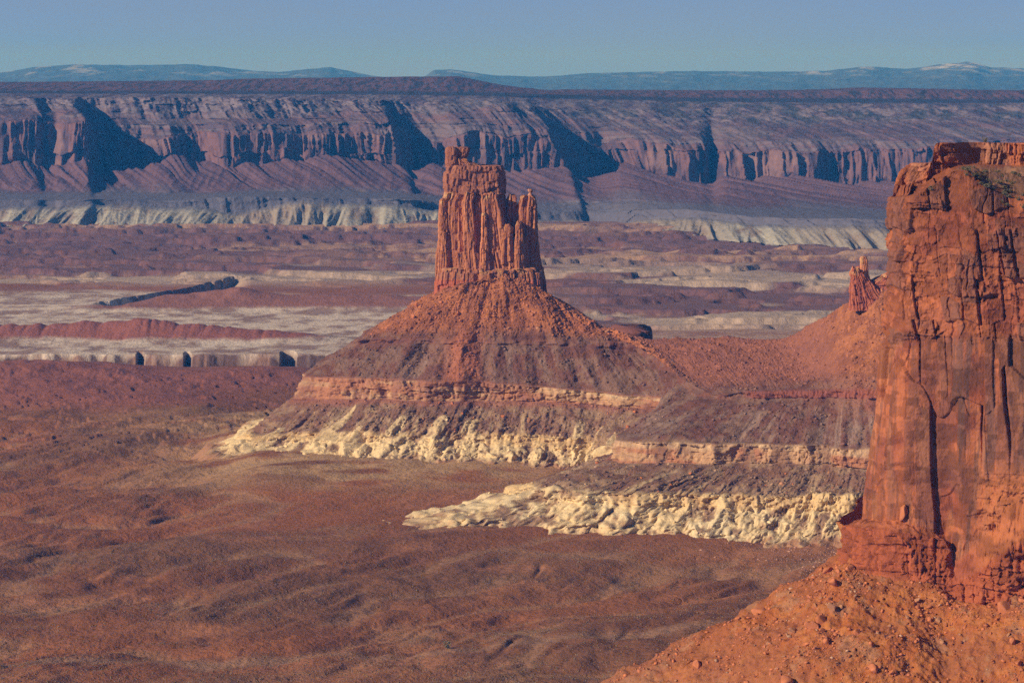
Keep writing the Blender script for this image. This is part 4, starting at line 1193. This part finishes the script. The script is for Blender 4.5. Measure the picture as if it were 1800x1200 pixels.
tag(o, 'loose rubble strewn over the slopes of the butte', 'rubble', kind='stuff')
# debris at the right foot of the ridge, spilling on the plain, and scrub over the plain
wg = np.exp(-((PXg - 1500) / 130)**2) * np.exp(-((5000 * 450 / Dg + 140 - 955) / 40)**2)
n = 5000
pts, ii, jj = pick(Pg, wg, n, 6)
sz = np.minimum(0.5 * (1 - r.rand(n))**-0.4, 2.4)
o = scatter('debris', pts, sz, np.array([[0.34, 0.19, 0.14]]) * r.uniform(0.6, 1.5, (n, 1)), m_stone, rs=5)
tag(o, 'grey brown rock debris where the ridge meets the plain', 'debris', kind='stuff')


def mat_plain(name, col, rough=0.9):
    m = bpy.data.materials.new(name); m.use_nodes = True
    t = m.node_tree; b = t.nodes['Principled BSDF']; b.inputs['Roughness'].default_value = rough
    b.inputs['Specular IOR Level'].default_value = 0.1
    nz = t.nodes.new('ShaderNodeTexNoise'); nz.inputs['Scale'].default_value = 1.4; nz.inputs['Detail'].default_value = 4
    cr = t.nodes.new('ShaderNodeValToRGB')
    cr.color_ramp.elements[0].position = 0.3; cr.color_ramp.elements[1].position = 0.7
    cr.color_ramp.elements[0].color = (*[c * 0.6 for c in col], 1); cr.color_ramp.elements[1].color = (*[min(1, c * 1.5) for c in col], 1)
    tcx_ = t.nodes.new('ShaderNodeTexCoord')
    t.links.new(tcx_.outputs['Object'], nz.inputs['Vector']); t.links.new(nz.outputs[0], cr.inputs[0]); t.links.new(cr.outputs[0], b.inputs['Base Color'])
    return m


m_leaf = mat_plain('sage_leaf', (0.19, 0.165, 0.10))
m_twig = mat_plain('twig', (0.12, 0.07, 0.04))
BUSH = []
for k in range(3):
    V, Fc = ico(1)
    V = V * (1 + 0.5 * (vn(V[:, 0] * 3 + k * 5, V[:, 1] * 3, V[:, 2] * 3)[:, None] - .5)); BUSH.append((V, Fc))
wg = (Dg < 3600) * (0.3 + 1.5 * sstep(0.42, 0.62, fbm(X / 120, Y / 60, 8.8, 4))) * (PXg > -150) * (PXg < 1700) * (Dg > 2050) * np.clip(Dg / 3000, 0.4, 1.4)**1
n = 32000
pts, ii, jj = pick(Pg, wg, n, 8)
sz = r.uniform(0.35, 0.85, n)
cs = np.array([[0.17, 0.125, 0.08]]) * r.uniform(0.6, 1.5, (n, 1))
o = scatter('scrub', pts, sz, cs, m_stone, shapes=BUSH, rs=9)
tag(o, 'low desert scrub dotting the plain', 'scrub', kind='stuff')

# ---------------------------------------------------------------- boulders, each its own object
bmeshes = []
for k, (V, Fc) in enumerate(ROCK_HI):
    me = None
    colv = np.array([0.45, 0.155, 0.07]) * (0.75 + 0.5 * vn(V[:, 0] * 2, V[:, 1] * 2, V[:, 2] * 2 + k)[:, None])
    if k % 3 == 2: colv = colv * np.array([0.9, 1.25, 1.5])
    o = raw_mesh('boulder', V, Fc, colv, m_stone)
    bmeshes.append(o.data); bpy.data.objects.remove(o)


def boulders(P, wgt, n, smin, smax, label, group, rs, depthfix=0.2, maxn=None):
    r = np.random.RandomState(rs)
    pts, _, _ = pick(P, wgt, n, rs)
    for p in pts:
        o = bpy.data.objects.new('boulder', bmeshes[r.randint(len(bmeshes))])
        sc = smin * (1 - r.rand())**-0.5; sc = min(sc, smax)
        o.location = (p[0], p[1], p[2] + sc * depthfix)
        o.scale = (sc, sc * r.uniform(0.8, 1.2), sc * r.uniform(0.85, 1.2))
        o.rotation_euler = (r.normal() * 0.3, r.normal() * 0.3, r.rand() * 6.28)
        COL.objects.link(o)
        tag(o, label, 'boulder', group)


lvT = np.concatenate([k + np.arange(n_) / n_ for k, n_ in enumerate([20, 110, 120, 130])] + [[4]])[:, None]
bw = (tcol > 2.0) * (tcol < 7.3) * (lvT > 1.0) * (lvT < 3.4) * 1.0
tp_x, tp_y = proj(Pt[..., 0], Pt[..., 1], Pt[..., 2])
bw = bw * (tp_y < 1215) * (tp_x < 1810)
boulders(Pt, bw, 200, 0.8, 4.2, 'angular red boulder on the orange talus slope under the near cliff', 'boulders on the near talus slope', 31)
pbx, pby = proj(Pb[..., 0], Pb[..., 1], Pb[..., 2])
bw = (lvB > 7.1) * (lvB < 8.0) * (pbx < 1090) * (pbx > 560) * 1.0
boulders(Pb, bw, 60, 1.3, 3.8, 'reddish boulder on the talus cone below the rock tower', 'boulders on the cone below the tower', 32)
bw = (lvB > 3.05) * (lvB < 3.95) * (pbx > 700) * (pbx < 1530) * 1.0
boulders(Pb, bw, 50, 1.3, 3.4, 'grey brown boulder on the rubble slope above the cream mounds', 'boulders above the cream mounds', 33)


def one_boulder(px, py, P, sc, label, k=0, sq=(1, 1, 1)):
    qx, qy = proj(P[..., 0], P[..., 1], P[..., 2])
    dd = (qx - px)**2 + (qy - py)**2
    i_, j_ = np.unravel_index(np.argmin(dd), dd.shape)
    p = P[i_, j_]
    o = bpy.data.objects.new('boulder', bmeshes[k])
    o.location = (p[0], p[1], p[2] + sc * 0.45); o.scale = (sc * sq[0], sc * sq[1], sc * sq[2]); o.rotation_euler = (0.2, 0.1, k * 1.3)
    COL.objects.link(o)
    tag(o, label, 'boulder')


one_boulder(1273, 1104, Pt, 2.6, 'pale rounded boulder perched on the left edge of the orange talus slope', 2)
one_boulder(1806 * 0 + 1588, 905, Pc, 4.2, 'tall pointed block leaning at the foot of the near cliff wall', 4, (0.8, 0.7, 1.7))
one_boulder(930, 742, Pb, 4.0, 'large pale square block standing on the brown slope below the pink band', 5, (0.9, 0.9, 1.3))
one_boulder(806, 553, Pb, 3.6, 'dark block alone in the middle of the talus cone', 1)

# ---------------------------------------------------------------- shrubs on the cliff top and a few bushes on the plain


def shrub_mesh(seed, h=1.6, w_=1.3, nl=520):
    r = np.random.RandomState(seed)
    clumps = r.normal(size=(9, 3)) * np.array([w_ * 0.45, w_ * 0.45, h * 0.22]) + np.array([0, 0, h * 0.6])
    c = clumps[r.randint(0, 9, nl)] + r.normal(size=(nl, 3)) * 0.22
    c[:, 2] = np.maximum(c[:, 2], 0.05)
    a = r.normal(size=(nl, 3)); b = r.normal(size=(nl, 3))
    a = a / np.linalg.norm(a, axis=1, keepdims=True) * 0.14; b = b / np.linalg.norm(b, axis=1, keepdims=True) * 0.14
    V = np.stack([c - a, c + b, c + a, c - b], 1).reshape(-1, 3)
    return V, np.arange(nl * 4).reshape(-1, 4)


def twig_mesh(seed, h=1.4):
    r = np.random.RandomState(seed)
    Vs, Fs = [], []
    for k in range(6):
        a = r.rand() * 6.28; tip = np.array([cos(a) * 0.6, sin(a) * 0.6, h * r.uniform(0.5, 0.8)])
        b0_ = len(Vs)
        for q in range(4):
            an = q * 1.57
            Vs.append(np.array([cos(an) * 0.07, sin(an) * 0.07, -0.3]))
        for q in range(4):
            an = q * 1.57
            Vs.append(tip + np.array([cos(an) * 0.02, sin(an) * 0.02, 0]))
        for q in range(4):
            Fs.append([b0_ + q, b0_ + (q + 1) % 4, b0_ + 4 + (q + 1) % 4, b0_ + 4 + q])
    return np.array(Vs), np.array(Fs)


protos = []
for k in range(3):
    V, Fq = shrub_mesh(k + 3)
    lo = raw_mesh('foliage', V, Fq, None, m_leaf)
    V, Fq = twig_mesh(k)
    tw = raw_mesh('stem', V, Fq, None, m_twig)
    protos.append((lo.data, tw.data))
    bpy.data.objects.remove(lo); bpy.data.objects.remove(tw)


def shrub(p, sc, k, label, group=None):
    e = empty('shrub', p); e.scale = (sc, sc, sc * 0.85); e.rotation_euler = (0, 0, k * 2.1)
    tag(e, label, 'shrub', group)
    for nm, me in zip(('foliage', 'stem'), protos[k % 3]):
        c = bpy.data.objects.new(nm, me); COL.objects.link(c); c.parent = e


qx, qy = proj(Pc[..., 0], Pc[..., 1], Pc[..., 2])
lvC = np.concatenate([k + np.arange(n_) / n_ for k, n_ in enumerate([8, 60, 14, 130, 90, 84, 70, 48, 36, 30, 10, 10])] + [[12]])[:, None]
bw = ((lvC > 7.9) * (lvC < 8.95) * (qx > 1690) * (qx < 1812)) * 1.0
bw = bw + ((lvC > 7.6) * (lvC <= 7.9) * (qx > 1745) * (qx < 1812)) * 0.6
pts, _, _ = pick(Pc, bw, 95, 41)
rr_ = np.random.RandomState(4)
for i_, p in enumerate(pts):
    shrub(p, rr_.uniform(0.45, 1.35), i_, 'grey green shrub on the shelf near the top of the near cliff', 'shrubs on the cliff shelf')


def shrub_at(px, py, P, sc, k, label, group=None):
    qx, qy = proj(P[..., 0], P[..., 1], P[..., 2])
    dd = (qx - px)**2 + (qy - py)**2
    i_, j_ = np.unravel_index(np.argmin(dd), dd.shape)
    shrub(P[i_, j_], sc, k, label, group)


shrub_at(1733, 250, Pc, 1.5, 1, 'single round shrub on the very top edge of the near cliff')
shrub_at(1636, 336, Pc, 1.4, 2, 'lone shrub on the ledge left of the cliff shelf')
shrub_at(1702, 296, Pc, 1.3, 0, 'low shrub at the left end of the cliff shelf')
shrub_at(788, 1140, Pg, 3.6, 1, 'dark green bush beside the pale dry wash on the plain')

# ---------------------------------------------------------------- haze: the air between here and the mountains
hz = bpy.data.meshes.new('haze')
x0, x1, y0, y1, z0, z1 = -22000, 22000, -400, 46000, -2000, 420
Vh = [(x0, y0, z0), (x1, y0, z0), (x1, y1, z0), (x0, y1, z0), (x0, y0, z1), (x1, y0, z1), (x1, y1, z1), (x0, y1, z1)]
hz.from_pydata(Vh, [], [(0, 3, 2, 1), (4, 5, 6, 7), (0, 1, 5, 4), (1, 2, 6, 5), (2, 3, 7, 6), (3, 0, 4, 7)])
ho = bpy.data.objects.new('haze', hz); COL.objects.link(ho)
mh = bpy.data.materials.new('air'); mh.use_nodes = True
t = mh.node_tree; t.nodes.clear()
oo = t.nodes.new('ShaderNodeOutputMaterial'); pv = t.nodes.new('ShaderNodeVolumePrincipled')
pv.inputs['Color'].default_value = (0.03, 0.33, 1.0, 1)
pv.inputs['Absorption Color'].default_value = (1, 1, 1, 1)
pv.inputs['Density'].default_value = 3.4e-5
pv.inputs['Anisotropy'].default_value = 0.0
t.links.new(pv.outputs[0], oo.inputs['Volume'])
hz.materials.append(mh)
tag(ho, 'blue haze filling the air of the canyon', 'haze', kind='stuff')
